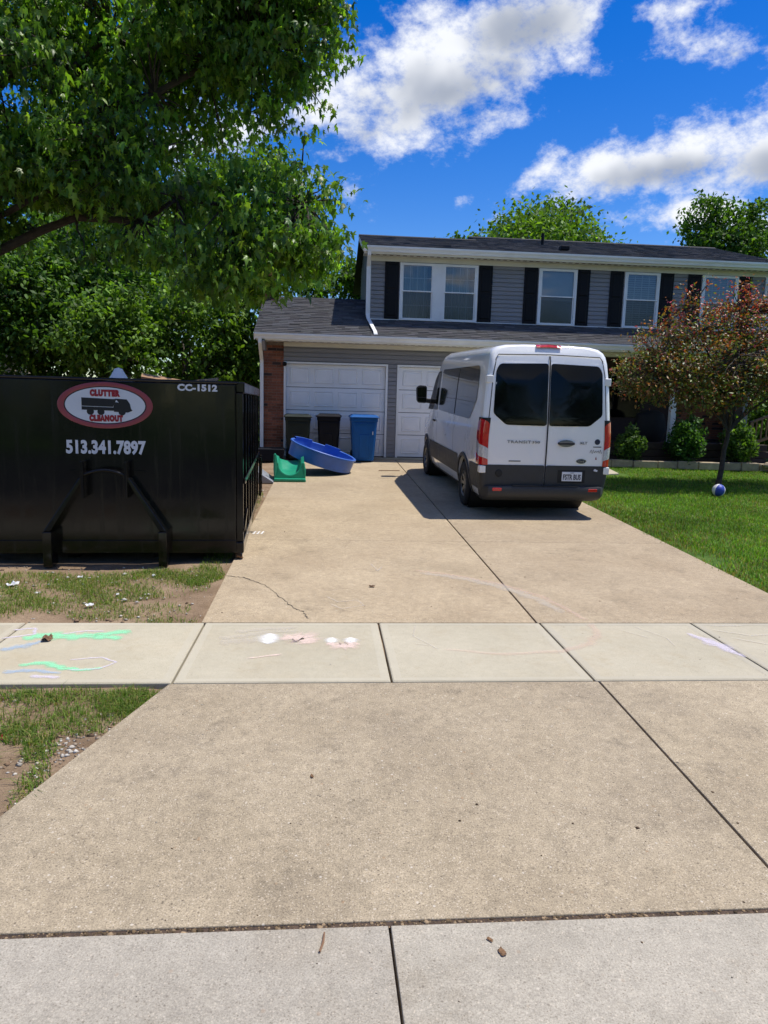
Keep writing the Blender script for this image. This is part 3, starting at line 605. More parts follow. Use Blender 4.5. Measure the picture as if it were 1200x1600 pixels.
MB().prism([(17.42, 3.2), (20.35, 3.30+2.93*m1), (24, 3.1), (24, 3.0), (17.55, 3.0)], lambda p: (-1.56, p[0], p[1]), lambda p: (-1.5, p[0], p[1])).build('gable_wall', M['siding'], H)
u1 = roof_slab('upper_roof', 0.83, 4.15, 18.22, 5.645, 20.9, 5.645+2.68*0.3); shingles(u1, 0.82, 4.15, 18.22, 5.647, 0.3, 20.9)
u2_ = roof_slab('upper_roof', 4.15, 11.80, 18.22, 5.645, 22.0, 5.645+3.78*0.3); shingles(u2_, 4.15, 11.82, 18.22, 5.647, 0.3, 22.0)
roof_slab('upper_roof_back', 0.83, 4.15, 20.902, 6.447, 25.3, 5.5); roof_slab('upper_roof_back', 4.15, 11.80, 22.002, 6.777, 25.3, 5.5)
for x0, x1, yy, zz in ((0.82, 4.15, 20.9, 6.45), (4.15, 11.82, 22.0, 6.78)):
    MB().prism([(yy-0.13, zz-0.02), (yy, zz+0.035), (yy+0.13, zz-0.02), (yy, zz+0.005)], lambda p: (x0, p[0], p[1]), lambda p: (x1, p[0], p[1])).build('ridge_cap', M['blackcloth'], H)
MB().bar((0.835, 18.24, 5.585), (0.835, 20.9, 5.585+2.66*0.3), 0.025, 0.12).build('rake_board', M['trim'], H)
MB().bar((11.8, 18.24, 5.585), (11.8, 22.0, 5.585+3.76*0.3), 0.025, 0.12).build('rake_board', M['trim'], H)
MB().tube([(5.95, 20.4, 6.2), (5.95, 20.4, 6.62)], 0.045, 10).build('vent_pipe', M['shutter'], H, smooth=True)
MB().prism([(-0.12, 0), (0.12, 0), (0.12, 0.12), (-0.12, 0.10)], lambda p: (6.0, 18.95+p[0], 5.87+p[1]), lambda p: (6.22, 18.95+p[0], 5.87+p[1])).build('roof_vent', M['shutter'], H, bevel=0.01)
# chimney at the left flank
ch = MB().box(-1.85, 20.0, 0.4, -1.45, 20.75, 5.0).build('chimney', M['mortar'], H)
brickwork(ch, -1.86, -1.44, 19.99, 3.3, 4.98, 0.2)
MB().box(-1.90, 19.93, 5.0, -1.40, 20.8, 5.07).build('chimney_cap', M['mortar'], H, bevel=0.01)
MB().tube([(-1.65, 20.35, 5.07), (-1.65, 20.35, 5.32)], 0.13, 12).build('flue', M['brick'], H)
# porch
MB().box(4.72, 18.03, 0.40, 4.86, 20.0, 3.3).build('porch_side_wall', M['siding'], H)
MB().box(4.86, 19.9, 0.40, 11.55, 20.05, 3.4).build('porch_back_wall', M['brick_dark'], H)  # near-black brick colour stands in for the shade under the porch eave
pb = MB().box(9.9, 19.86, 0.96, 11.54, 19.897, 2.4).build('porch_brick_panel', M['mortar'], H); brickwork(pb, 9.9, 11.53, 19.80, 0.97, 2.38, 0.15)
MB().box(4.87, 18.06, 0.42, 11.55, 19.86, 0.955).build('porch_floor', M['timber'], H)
for k, z in enumerate((0.44, 0.625, 0.81)):
    for i in range(3): MB().box(5.0+2.2*i+(0.3 if k % 2 else 0), 17.86, z, 7.15+2.2*i+(0.3 if k % 2 else 0), 18.05, z+0.175).build('retaining_timber', M['timber'], H, bevel=0.012)
for x in (8.92,): MB().box(x-0.07, 17.88, 0.96, x+0.07, 18.02, 3.22).build('porch_post', M['trim'], H, bevel=0.006)
MB().box(7.2, 19.84, 1.6, 8.9, 19.89, 2.9).build('porch_window', M['vanglass'], H)
MB().box(5.6, 19.82, 0.97, 6.5, 19.89, 3.0).build('front_door', M['timber'], H)
MB().box(4.87, 18.03, 3.25, 11.55, 19.89, 3.28).build('porch_ceiling', M['cream'], H)
cover = MB().lathe([(0.0, 0.86), (0.18, 0.85), (0.33, 0.76), (0.38, 0.55), (0.40, 0.3), (0.36, 0.12), (0.30, 0.02), (0, 0.0)], 16, Matrix.Translation((8.62, 18.55, 0.958)), sx=1.1, sy=0.75).build('covered_grill', M['blackcloth'], smooth=True)
tag(cover, 'black covered grill in the dark porch beside the white post', 'grill')
# wooden railing at the porch end
rl = tag(empty('porch_railing', (11.1, 17.35, 0.42)), 'brown wooden stair railing at the right end of the porch', 'railing')
for x, z in ((10.72, 1.55), (12.3, 2.2)): MB().box(x-0.045, 17.3, 0.4, x+0.045, 17.39, z).build('post', M['wood'], rl, bevel=0.005)
MB().bar((10.68, 17.345, 1.56), (12.4, 17.345, 2.22), 0.10, 0.04).build('handrail', M['wood'], rl)
MB().bar((10.7, 17.345, 1.02), (12.3, 17.345, 1.55), 0.05, 0.07).build('bottom_rail', M['wood'], rl)
for k in range(9): x = 10.86+0.14*k; MB().box(x-0.018, 17.327, 1.02+0.33*(x-10.7), x+0.018, 17.363, 1.56+0.383*(x-10.7)-0.01).build('baluster', M['wood'], rl)
# planting bed and its edging stones
bed = MB().prism([(6.6, 17.42), (11.6, 16.95), (12.5, 16.95), (12.5, 17.9), (5.0, 17.9), (6.0, 17.6)], lambda p: (p[0], p[1], 0.38), lambda p: (p[0], p[1], 0.475)).build('planting_bed', M['mulch']); tag(bed, kind='structure')
edg = tag(empty('bed_edging', (9, 17.1, 0.38)), 'row of tan stone blocks edging the shrub bed in front of the porch', 'edging')
x = 6.55
while x < 13.0:
    L_ = random.uniform(0.40, 0.62); y = 17.32-0.10*(x-6.55)-random.uniform(0, 0.02); an = math.atan(-0.10)+random.uniform(-0.03, 0.03); hh = random.uniform(0.175, 0.205)
    v = [(0, 0), (L_-0.012, random.uniform(-0.01, 0.01)), (L_-0.012, 0.2), (0, 0.2)]
    b = MB().prism(v, lambda p: (p[0], p[1], 0), lambda p: (p[0], p[1], hh)).build('stone', M['stone'], edg, bevel=0.018, M=Matrix.Translation((x, y, 0.372)) @ Matrix.Rotation(an, 4, 'Z')); x += L_

# ------------------------------------------------------------------ van (local: x right, y forward from the rear bumper, z up)
def interp(x, pts):
    if x <= pts[0][0]: return pts[0][1]
    for (a, b), (c, d_) in zip(pts[:-1], pts[1:]):
        if x <= c: return b+(d_-b)*(x-a)/(c-a)
    return pts[-1][1]
WZ = [(0.30, 0.90), (0.38, 0.935), (0.55, 0.965), (0.80, 0.985), (1.05, 0.992), (1.25, 0.990), (1.45, 0.972), (1.70, 0.955), (1.95, 0.934), (2.15, 0.912), (2.30, 0.893), (2.40, 0.874), (2.46, 0.84), (2.51, 0.77), (2.54, 0.64), (2.553, 0.38), (2.558, 0.0)]
def vw(z): return interp(z, WZ[:-2])
def yrear(z): return interp(z, [(0.3, 0.10), (0.55, 0.085), (1.0, 0.085), (1.45, 0.095), (2.0, 0.145), (2.3, 0.19), (2.47, 0.25), (2.56, 0.30)])
def ztop(y): return interp(y, [(0, 2.558), (3.7, 2.558), (3.95, 2.53), (4.15, 2.44), (4.30, 2.31), (5.12, 1.42), (5.25, 1.34), (5.6, 1.22), (5.8, 1.10), (5.9, 0.95), (5.98, 0.75)])
def wfac(y): return interp(y, [(0, 1.0), (4.0, 1.0), (4.6, 0.985), (5.2, 0.965), (5.6, 0.92), (5.8, 0.86), (5.92, 0.78), (5.98, 0.70)])
def van_section(y, inset=0.0, rear=False):
    zt = ztop(y); pts = []
    for z, w_ in WZ:
        zz = z if z <= 0.9 or zt > 2.55 else 0.9+(z-0.9)*(max(zt, 0.95)-0.9)/(2.558-0.9)
        if zt < 0.95: zz = 0.3+(z-0.3)*(zt-0.3)/(2.258)
        k = max(w_*wfac(y)-inset, 0.0) if w_ > inset else w_*0.2
        zi = zz-(inset*0.5 if z > 2.3 else 0)
        pts.append((k, zi, z))
    return pts
def van_body():
    rows = []; r = 0.075
    def ring(y, inset, rear):
        p = van_section(max(y, 0.4) if rear else y, inset)
        rr = [(k, (yrear(z)+y if rear else y), zz) for k, zz, z in p]
        return rr + [(-k, yy, zz) for k, yy, zz in rr[::-1][1:]]
    for th in (90, 68, 45, 22, 0): rows.append(ring(r*(1-math.sin(R(th))), r*(1-math.cos(R(th))), True))
    for y in (0.6, 1.0, 1.5, 2.0, 2.5, 3.0, 3.4, 3.7, 3.85, 4.0, 4.15, 4.3, 4.55, 4.85, 5.12, 5.25, 5.45, 5.6, 5.72, 5.82, 5.9, 5.95, 5.98): rows.append(ring(y, 0, False))
    mb = MB().grid(rows); n = len(rows[0])
    # closing faces: rear and front caps, belly
    k0 = len(mb.v); cen = []
    for fr in (0.66, 0.33):
        cen.append([(x*fr, yy, z) for x, yy, z in rows[0]])
    base = [i for i in range(n)]
    for ri, rr in enumerate(cen):
        kk = len(mb.v); mb.v += rr
        for j in range(n-1): mb.f.append((base[j], base[j+1], kk+j+1, kk+j)); mb.m.append(0)
        base = [kk+j for j in range(n)]
    h = n//2
    for j in range(h): mb.f.append((base[j], base[j+1], base[n-2-j], base[n-1-j]) if j+1 != n-2-j else (base[j], base[j+1], base[n-1-j])); mb.m.append(0)
    L0 = (len(rows)-1)*n
    for j in range(h): mb.f.append((L0+j, L0+j+1, L0+n-2-j, L0+n-1-j) if j+1 != n-2-j else (L0+j, L0+j+1, L0+n-1-j)); mb.m.append(0)
    for i in range(len(rows)-1): mb.f.append((i*n, (i+1)*n, (i+1)*n+n-1, i*n+n-1)); mb.m.append(0)
    kk = [0, len(rows)*n, len(rows)*n+n]
    for a_, b_ in ((kk[0], kk[1]), (kk[1], kk[2])): mb.f.append((a_, a_+n-1, b_+n-1, b_)); mb.m.append(0)
    mb.f.append((kk[2], kk[2]+n-1, kk[2]+n-1, kk[2])); mb.f.pop()
    return mb
VAN = tag(empty('van', (0, 0, 0)), 'white high-roofed passenger van parked on the driveway, seen from behind', 'van')
vb = van_body().build('body', M['vanwhite'], VAN, smooth=True)
AX = (1.22, 4.97)
def cut_wheels(o):
    cs = []
    for ya in AX:
        c = MB().lathe([(0.0, -1.2), (0.435, -1.2), (0.435, 1.2), (0.0, 1.2)], 40, Matrix.Translation((0, ya, 0.37)) @ Matrix.Rotation(R(90), 4, 'Y')).build('cutter', M['seam'], None, M=Matrix.Identity(4))
        md = o.modifiers.new('cut', 'BOOLEAN'); md.operation = 'DIFFERENCE'; md.object = c; md.solver = 'EXACT'; cs.append(c)
    dg = bpy.context.evaluated_depsgraph_get(); me = bpy.data.meshes.new_from_object(o.evaluated_get(dg)); o.modifiers.clear()
    if len(me.polygons) > 200:
        me.materials.clear(); me.materials.append(M['vanwhite']); me.polygons.foreach_set('material_index', [0]*len(me.polygons)); me.polygons.foreach_set('use_smooth', [True]*len(me.polygons)); me.set_sharp_from_angle(angle=R(35)); o.data = me
    for c in cs: bpy.data.objects.remove(c)
cut_wheels(vb)
for ya in AX:
    MB().lathe([(0.430, -0.93), (0.43, 0.93)], 40, Matrix.Translation((0, ya, 0.37)) @ Matrix.Rotation(R(90), 4, 'Y')).build('wheel_well', M['seam'], VAN, smooth=True)
    MB().box(-0.6, ya-0.42, 0.37, 0.6, ya+0.42, 0.78).build('axle_housing', M['seam'], VAN)
MB().box(-0.86, 0.3, 0.24, 0.86, 5.7, 0.31).build('underbody', M['seam'], VAN)
def rounded(poly, r, n=4):
    out = []; m = len(poly)
    for i in range(m):
        p0, p1, p2 = Vector(poly[i-1]), Vector(poly[i]), Vector(poly[(i+1) % m]); a = (p0-p1); b = (p2-p1); rr = min(r, a.length*0.45, b.length*0.45)
        a = p1+a.normalized()*rr; b = p1+b.normalized()*rr
        for k in range(n+1): t = k/n; out.append(tuple(a*(1-t)**2+p1*2*t*(1-t)+b*t*t))
    return out
def patch(name, poly, fmap, matl, parent, r=0.05, rings=5, smooth=True):
    o = rounded(poly, r) if r else poly; c = Vector((sum(p[0] for p in o)/len(o), sum(p[1] for p in o)/len(o))); rows = []
    for k in range(rings+1):
        s = 1-k/rings if k < rings else 0.02
        rows.append([fmap((c.x+(p[0]-c.x)*s, c.y+(p[1]-c.y)*s)) for p in o])
    mb = MB().grid(rows, closed=True); n = len(o); kk = rings*n; mb.f.append(tuple(kk+j for j in range(n))); mb.m.append(0)
    # a thin turned-in edge gives the panel thickness
    return mb.build(name, matl, parent, smooth=smooth)
rear = lambda off: (lambda p: (p[0], yrear(p[1])-off, p[1]))
def side(s, off): return lambda p: (s*(vw(p[1])*wfac(p[0])+off), p[0], p[1])
for s in (-1, 1):
    dp = patch('rear_door', [(s*0.012, 0.50), (s*0.885, 0.50), (s*0.885, 1.4), (s*0.835, 2.10), (s*0.785, 2.36), (s*0.012, 2.40)][::s], rear(0.006), M['vanwhite'], VAN, 0.05, 6)
    patch('rear_window', [(s*0.018, 1.385), (s*0.63, 1.39), (s*0.825, 1.55), (s*0.80, 2.17), (s*0.745, 2.265), (s*0.018, 2.285)][::s], rear(0.011), M['vanglass'], VAN, 0.045, 6)
    patch('door_cladding', [(s*0.013, 0.495), (s*0.885, 0.495), (s*0.888, 0.805), (s*0.013, 0.805)][::s], rear(0.012), M['vanblack'], VAN, 0.03, 4)
    # tail lamp wrapped round the corner
    def corner(t, z, off=0.016):
        w_ = vw(z); r_ = 0.075
        if t < 0.40: return (s*(w_+off), yrear(z)+r_+(0.40-t)/0.40*0.13, z)
        if t < 0.80: th = (t-0.40)/0.40*R(90); return (s*(w_-r_+(r_+off)*math.cos(th)), yrear(z)+r_-(r_+off)*math.sin(th), z)
        return (s*(w_-r_-(t-0.80)/0.20*0.035), yrear(z)-off, z)
    def lens(name, lo, hi, mt, parent):
        rows = []
        for j in range(7):
            row = []
            for i in range(13): t = i/12; row.append(corner(t, lo(t)+(hi(t)-lo(t))*j/6))
            rows.append(row)
        return MB().grid(rows).build(name, mt, parent, smooth=True)
    topz = lambda t: 1.47-0.10*abs(t-0.45)**1.6*2.2
    tl = lens('tail_lamp', lambda t: 1.17-0.13*t, topz, M['red_lens'], VAN)
    lens('clear_lens', lambda t: 0.97-0.09*t, lambda t: 1.168-0.13*t, M['clear_lens'], tl); lens('lower_lens', lambda t: 0.80, lambda t: 0.968-0.09*t, M['red_lens'], tl)
    rows = [[corner(i/12, z, 0.012) for i in range(13)] for z in (0.785, 0.795, 1.0, 1.2, 1.4, 1.485)]
    MB().grid(rows).build('lamp_bezel', M['seam'], VAN, smooth=True)
    # dark corner cladding under the lamp
    rows = [[corner(i/12*0.98, z, 0.010) for i in range(13)] for z in (0.42, 0.5, 0.6, 0.7, 0.785)]
    MB().grid(rows).build('corner_cladding', M['vanblack'], VAN, smooth=True)
    # side cladding between and behind the wheels
    for y0, y1, z0, z1 in ((1.68, 3.45, 0.46, 0.80), (3.46, 4.51, 0.46, 0.80), (0.29, 0.76, 0.42, 0.785)):
        rows = [[side(s, 0.012)((y0+(y1-y0)*i/8, z)) for i in range(9)] for z in (z0, z0+0.12, z1-0.1, z1)]
        MB().grid(rows).build('side_cladding', M['vanblack'], VAN, smooth=True)
    # arch mouldings
    for ya in AX:
        rows = []
        for rr, off in ((0.432, 0.004), (0.44, 0.022), (0.49, 0.022), (0.505, 0.006)):
            row = []
            for k in range(25):
                t = R(-10)+R(200)*k/24; y = ya+rr*math.cos(t); z = max(0.37+rr*math.sin(t), 0.30); row.append(side(s, off)((y, z)))
            rows.append(row)
        MB().grid(rows).build('arch_moulding', M['vanblack'], VAN, smooth=True)
    # side glass: one long pane, cab door pane
    patch('side_window', [(0.62, 1.74), (0.95, 1.42), (2.05, 1.42), (3.62, 1.44), (3.62, 2.20), (0.75, 2.24), (0.66, 2.16)], side(s, 0.008), M['sideglass'], VAN, 0.06, 6)
    for y in (2.12,): MB().grid([[side(s, 0.010)((y+dy_, z)) for dy_ in (-0.03, 0.03)] for z in (1.44, 1.7, 2.0, 2.21)]).build('window_pillar', M['seam'], VAN)
    patch('cab_window', [(3.78, 1.43), (4.95, 1.40), (4.72, 1.62), (4.34, 2.02), (4.08, 2.16), (3.80, 2.18)], side(s, 0.009), M['vanglass'], VAN, 0.05, 6)
    for y in (2.10, 3.70): MB().grid([[side(s, 0.005)((y+dy_, z)) for dy_ in (-0.006, 0.006)] for z in (0.81, 1.1, 1.4)]).build('door_seam', M['seam'], VAN)
    MB().grid([[side(s, 0.005)((y, z)) for z in (1.205, 1.225)] for y in (0.4, 1.0, 2.0, 3.0, 4.4)]).build('body_crease', M['seam'], VAN) if False else None
    MB().bar(side(s, 0.022)((3.85, 1.22)), side(s, 0.022)((4.02, 1.22)), 0.03, 0.035).build('side_handle', M['vanblack'], VAN, bevel=0.008)
    # door mirror
    mr_ = MB().prism(rounded([(-0.11, -0.18), (0.09, -0.17), (0.11, 0.15), (0.05, 0.19), (-0.11, 0.18)], 0.05), lambda p: (s*(1.17+p[0]), 4.58+0.02*p[1], 1.70+p[1]), lambda p: (s*(1.17+p[0]*0.85), 4.78, 1.70+p[1]*0.85)).build('mirror', M['vanblack'], VAN, bevel=0.012)
    MB().prism(rounded([(-0.09, -0.06), (0.08, -0.06), (0.09, 0.13), (-0.09, 0.14)], 0.03), lambda p: (s*(1.17+p[0]), 4.577, 1.71+p[1]), lambda p: (s*(1.17+p[0]), 4.574, 1.71+p[1])).build('mirror_glass', M['vanglass'], mr_)
    MB().prism(rounded([(-0.09, -0.16), (0.075, -0.155), (0.08, -0.08), (-0.09, -0.08)], 0.02), lambda p: (s*(1.17+p[0]), 4.575, 1.71+p[1]), lambda p: (s*(1.17+p[0]), 4.572, 1.71+p[1])).build('mirror_glass', M['vanglass'], mr_)
    MB().bar((s*0.93, 4.68, 1.56), (s*1.08, 4.68, 1.58), 0.10, 0.09).build('mirror_arm', M['vanblack'], mr_, bevel=0.015)
    # hinges
    for z, hw in ((2.04, 0.10), (0.735, 0.10)):
        x_ = vw(z)-0.03; MB().box(min(s*(x_-0.055), s*(x_+0.045)), yrear(z)-0.012, z-0.055, max(s*(x_-0.055), s*(x_+0.045)), yrear(z)+0.10, z+0.055).build('hinge', M['trim'], VAN, bevel=0.012)
    # bumper reflector
    MB().box(min(s*0.66, s*0.80), -0.006, 0.425, max(s*0.66, s*0.80), 0.01, 0.47).build('reflector', M['red_lens'], VAN, bevel=0.006)
# centre seam, outline seams
MB().grid([[(x_, yrear(z)-0.0145, z) for x_ in (-0.010, 0.010)] for z in (0.5, 0.75, 1.0, 1.45, 1.7, 2.0, 2.15, 2.3, 2.39)]).build('centre_seam', M['seam'], VAN)
MB().tube([(-0.893, yrear(0.5)-0.002, 0.5), (-0.893, yrear(1.4)-0.002, 1.4), (-0.843, yrear(2.10)-0.002, 2.10), (-0.80, yrear(2.34)-0.002, 2.34), (-0.765, yrear(2.39), 2.395), (0, yrear(2.41), 2.412), (0.765, yrear(2.39), 2.395), (0.80, yrear(2.34)-0.002, 2.34), (0.843, yrear(2.10)-0.002, 2.10), (0.893, yrear(1.4)-0.002, 1.4), (0.893, yrear(0.5)-0.002, 0.5)], 0.007, 6).build('door_outline', M['seam'], VAN)
# bumper
rows = []
for z, off in ((0.27, 0.16), (0.29, 0.09), (0.33, 0.03), (0.365, 0.008), (0.40, 0.0), (0.47, 0.0), (0.495, 0.012), (0.50, 0.06), (0.50, 0.13)):
    row = []
    for k in range(25):
        t = -1+2*k/24; a_ = abs(t); xx = t*1.0; w_ = 0.955
        if a_ < 0.80: row.append((t/0.80*(w_-0.13), 0.0+off, z))
        else:
            th = (a_-0.80)/0.20*R(90); row.append((math.copysign(w_-0.13+(0.13-off*0.5)*math.sin(th), t), 0.24-(0.24-off)*math.cos(th), z))
    rows.append(row)
MB().grid(rows).build('rear_bumper', M['vanblack'], VAN, smooth=True)
MB().box(-0.5, -0.001, 0.50, 0.5, 0.08, 0.506).build('bumper_step', M['rubber'], VAN)
# third brake lamp
bl_ = []
for i in range(11):
    x_ = -0.19+0.38*i/10; bl_.append([(x_, 0.262, 2.52-abs(x_)*0.04), (x_, 0.285, 2.555-abs(x_)*0.08), (x_, 0.37, 2.572-abs(x_)*0.08), (x_, 0.46, 2.55-abs(x_)*0.05)])
MB().grid(bl_).build('third_brake_lamp', M['red_lens'], VAN, smooth=True)
# door furniture
MB().prism(rounded([(0.17, 1.115), (0.42, 1.115), (0.42, 1.155), (0.17, 1.155)], 0.02), lambda p: (p[0], 0.045, p[1]), lambda p: (p[0], 0.085, p[1])).build('door_handle', M['vanblack'], VAN, bevel=0.006)
MB().lathe([(0.0, 0), (0.115, 0.0), (0.12, 0.004)], 28, Matrix.Translation((0.295, yrear(1.135)-0.0145, 1.135)) @ Matrix.Rotation(R(90), 4, 'X'), sy=0.42).build('handle_recess', M['badge'], VAN)
def stick(me, name, x, z, off=0.013, parent=VAN): return inst(me, name, parent, Matrix.Translation((x, yrear(z)-off, z)))
stick(text_mesh('TRANSIT', 0.36, 0.042, M['badge'], 'model_lettering', 0.015, spacing=1.15), 'model_lettering', -0.42, 1.145)
stick(text_mesh('350', 0.12, 0.036, M['badge'], 'model_lettering', 0.015), 'model_lettering', -0.165, 1.145)
stick(text_mesh('XLT', 0.12, 0.036, M['badge'], 'trim_lettering', 0.015), 'trim_lettering', 0.56, 1.145)
MB().box(-0.56, yrear(0.862)-0.0105, 0.852, -0.38, yrear(0.862)-0.007, 0.872).build('engine_badge', M['badge'], VAN, bevel=0.003)
ov = MB().lathe([(0.0, 0), (0.5, 0.0), (0.5, 0.006)], 28, Matrix.Translation((0.545, yrear(0.875)-0.0075, 0.875)) @ Matrix.Rotation(R(90), 4, 'X'), sx=0.15, sy=0.066).build('maker_badge', M['ink'], VAN)
MB().lathe([(0.5, 0), (0.5, 0.008), (0.44, 0.008), (0.44, 0)], 28, Matrix.Translation((0.545, yrear(0.875)-0.0075, 0.875)) @ Matrix.Rotation(R(90), 4, 'X'), sx=0.158, sy=0.072).build('badge_rim', M['chrome'], ov)
inst(text_mesh('Ford', 0.09, 0.036, M['chrome'], 'badge_lettering', 0.0, shear=0.3), 'badge_lettering', ov, Matrix.Translation((0.545, yrear(0.875)-0.0145, 0.875)))
# stickers on the right door
st = MB().lathe([(0.0, 0), (0.042, 0.0), (0.042, 0.001)], 20, Matrix.Translation((0.775, yrear(1.16)-0.008, 1.165)) @ Matrix.Rotation(R(90), 4, 'X')).build('round_sticker', M['ink'], VAN)
MB().box(0.715, yrear(1.08)-0.0095, 1.085, 0.84, yrear(1.08)-0.0075, 1.097).build('sticker_line', M['ink'], VAN)
MB().tube([(0.67+0.018*k, yrear(1.02)-0.0085, 1.02+(0.022 if k % 2 else -0.018)+0.01*math.sin(k*2.3)) for k in range(11)], 0.0035, 5).build('script_sticker', M['ink'], VAN)
MB().add([(0.76, yrear(0.9)-0.009, 0.905), (0.785, yrear(0.9)-0.009, 0.90), (0.77, yrear(0.9)-0.009, 0.955)], [(0, 1, 2)]).build('ribbon_sticker', M['logo_red'], VAN)
pl = MB().box(0.26, yrear(0.64)-0.028, 0.575, 0.57, yrear(0.64)-0.018, 0.715).build('number_plate', M['plate'], VAN, bevel=0.006)
MB().box(0.20, yrear(0.64)-0.0175, 0.55, 0.62, yrear(0.64)-0.012, 0.74).build('plate_recess', M['seam'], VAN, bevel=0.006)
inst(text_mesh('FSTR BUS', 0.272, 0.082, M['ink'], 'plate_lettering', 0.03), 'plate_lettering', pl, Matrix.Translation((0.415, yrear(0.64)-0.0285, 0.638)))
inst(text_mesh('OHIO', 0.06, 0.015, M['ink'], 'plate_lettering', 0.0), 'plate_lettering', pl, Matrix.Translation((0.415, yrear(0.64)-0.0285, 0.70)))
MB().lathe([(0.0, 0.012), (0.045, 0.01), (0.055, 0.0)], 20, Matrix.Translation((-0.70, yrear(0.68)-0.012, 0.68)) @ Matrix.Rotation(R(90), 4, 'X')).build('lower_handle', M['seam'], VAN, smooth=True)
MB().prism(rounded([(0.74, 0.735), (0.80, 0.72), (0.81, 0.745), (0.76, 0.765)], 0.01), lambda p: (p[0], 0.06, p[1]), lambda p: (p[0], 0.075, p[1])).build('plate_lamp', M['sticker'], VAN)
# wheels
tyre_me = MB().lathe([(0.205, -0.095), (0.24, -0.112), (0.31, -0.116), (0.343, -0.105), (0.358, -0.085), (0.358, -0.05), (0.350, -0.047), (0.358, -0.044), (0.36, 0.0), (0.358, 0.044), (0.350, 0.047), (0.358, 0.05), (0.358, 0.085), (0.343, 0.105), (0.31, 0.116), (0.24, 0.112), (0.205, 0.095)], 40, Matrix.Rotation(R(90), 4, 'Y')).mesh('tyre', M['rubber'], True)
def rim_mesh():
    mb = MB().lathe([(0.205, -0.09), (0.20, 0.03), (0.19, 0.085), (0.207, 0.10), (0.212, 0.085)], 32, Matrix.Rotation(R(90), 4, 'Y'))
    mb.lathe([(0.0, 0.075), (0.05, 0.075), (0.06, 0.055), (0.06, 0.02), (0.0, 0.02)], 20, Matrix.Rotation(R(90), 4, 'Y'))
    for k in range(8):
        a_ = 2*math.pi*k/8; d_ = Vector((0, math.cos(a_), math.sin(a_))); mb.bar(Vector((0.055, 0, 0))+d_*0.04, Vector((0.07, 0, 0))+d_*0.20, 0.035, 0.05)
    mb.lathe([(0.0, 0.0), (0.2, 0.0)], 32, Matrix.Rotation(R(90), 4, 'Y')); return mb.mesh('rim', M['rim'], False)
rim_me = rim_mesh()
for ya in AX:
    for s in (-1, 1):
        T = Matrix.Translation((s*0.862, ya, 0.36)) @ (Matrix.Rotation(R(180), 4, 'Z') if s < 0 else Matrix.Identity(4))
        wh = inst(tyre_me, 'wheel', VAN, T); inst(rim_me, 'rim', wh, T)
# windscreen and front
rows = []
for k in range(7):
    y = 4.33+(5.10-4.33)*k/6; zt = ztop(y); hw = interp(zt, [(1.4, 0.82), (2.31, 0.66)]); rows.append([(hw*(-1+2*i/10), y+0.035-0.10*(abs(-1+2*i/10))**2+0.02, zt+0.02-0.03*abs(-1+2*i/10)**2) for i in range(11)])
MB().grid(rows).build('windscreen', M['vanglass'], VAN, smooth=True)
rz = math.atan2(-0.03, 1.0)
VAN.matrix_basis = Matrix.Translation((3.235, 10.24, zp(10.24))) @ Matrix.Rotation(R(1.6), 4, 'Z') @ Matrix.Rotation(math.atan(0.034), 4, 'X')
W[VAN.name] = VAN.matrix_basis.copy()

# ------------------------------------------------------------------ dumpster (local: x right, y away, z up)
DU = tag(empty('dumpster', (0, 0, 0)), 'big black roll-off dumpster with company logo and phone number standing beside the driveway', 'dumpster')
hw, y0, y1, zb, zt = 1.32, 0.20, 4.55, 0.12, 1.94
MB().box(-hw, y0, zb, hw, y0+0.04, zt-0.02).build('front_panel', M['blackpaint'], DU, bevel=0.01)
MB().box(-hw, y1-0.04, zb, hw, y1, zt-0.11).build('rear_gate', M['blackpaint'], DU, bevel=0.01)
for s in (-1, 1):
    MB().box(s*hw-(0.05 if s > 0 else 0.01), y0+0.041, zb, s*hw+(0.01 if s > 0 else 0.05)-0.04*(s > 0), y1-0.041, zt-0.11).build('side_panel', M['blackpaint'], DU)
    MB().box(min(s*(hw-0.03), s*(hw+0.09)), y0+0.10, zt-0.11, max(s*(hw-0.03), s*(hw+0.09)), y1+0.03, zt+0.012).build('top_rail', M['blackpaint'], DU, bevel=0.015)
    MB().box(min(s*(hw-0.02), s*(hw+0.08)), y0+0.02, zb-0.02, max(s*(hw-0.02), s*(hw+0.08)), y1, zb+0.10).build('bottom_rail', M['blackpaint'], DU, bevel=0.01)
    for k in range(8):
        y = y0+0.06+0.60*k; MB().box(min(s*hw, s*(hw+0.075)), y, zb+0.10, max(s*hw, s*(hw+0.075)), y+0.05, zt-0.111).build('side_rib', M['blackpaint'], DU, bevel=0.006)
    MB().box(min(s*0.40, s*0.52), y0+0.3, 0.0, max(s*0.40, s*0.52), y1, zb).build('skid_rail', M['blackpaint'], DU)
    # hook frame leg
    MB().prism([(s*0.53, 0.0), (s*0.62, 0.0), (s*0.62, 0.37), (s*0.53, 0.37)], lambda p: (p[0], 0.0, p[1]), lambda p: (p[0], y0+0.01, p[1])).build('hook_leg', M['blackpaint'], DU, bevel=0.008)
    MB().prism([(s*0.545, 0.371), (s*0.615, 0.371), (s*0.25, 0.93), (s*0.20, 0.93)], lambda p: (p[0], 0.02+0.06*max(0, (p[1]-0.37)), p[1]), lambda p: (p[0], y0+0.005, p[1])).build('hook_brace', M['blackpaint'], DU, bevel=0.008)
    MB().box(s*0.215-0.014, 0.02, 0.72, s*0.215+0.014, y0, 1.10).build('hook_plate', M['blackpaint'], DU, bevel=0.004)
    MB().box(min(s*0.23, s*0.38), y0-0.02, 0.985, max(s*0.23, s*0.38), y0, 0.995).build('hook_tab', M['blackpaint'], DU)
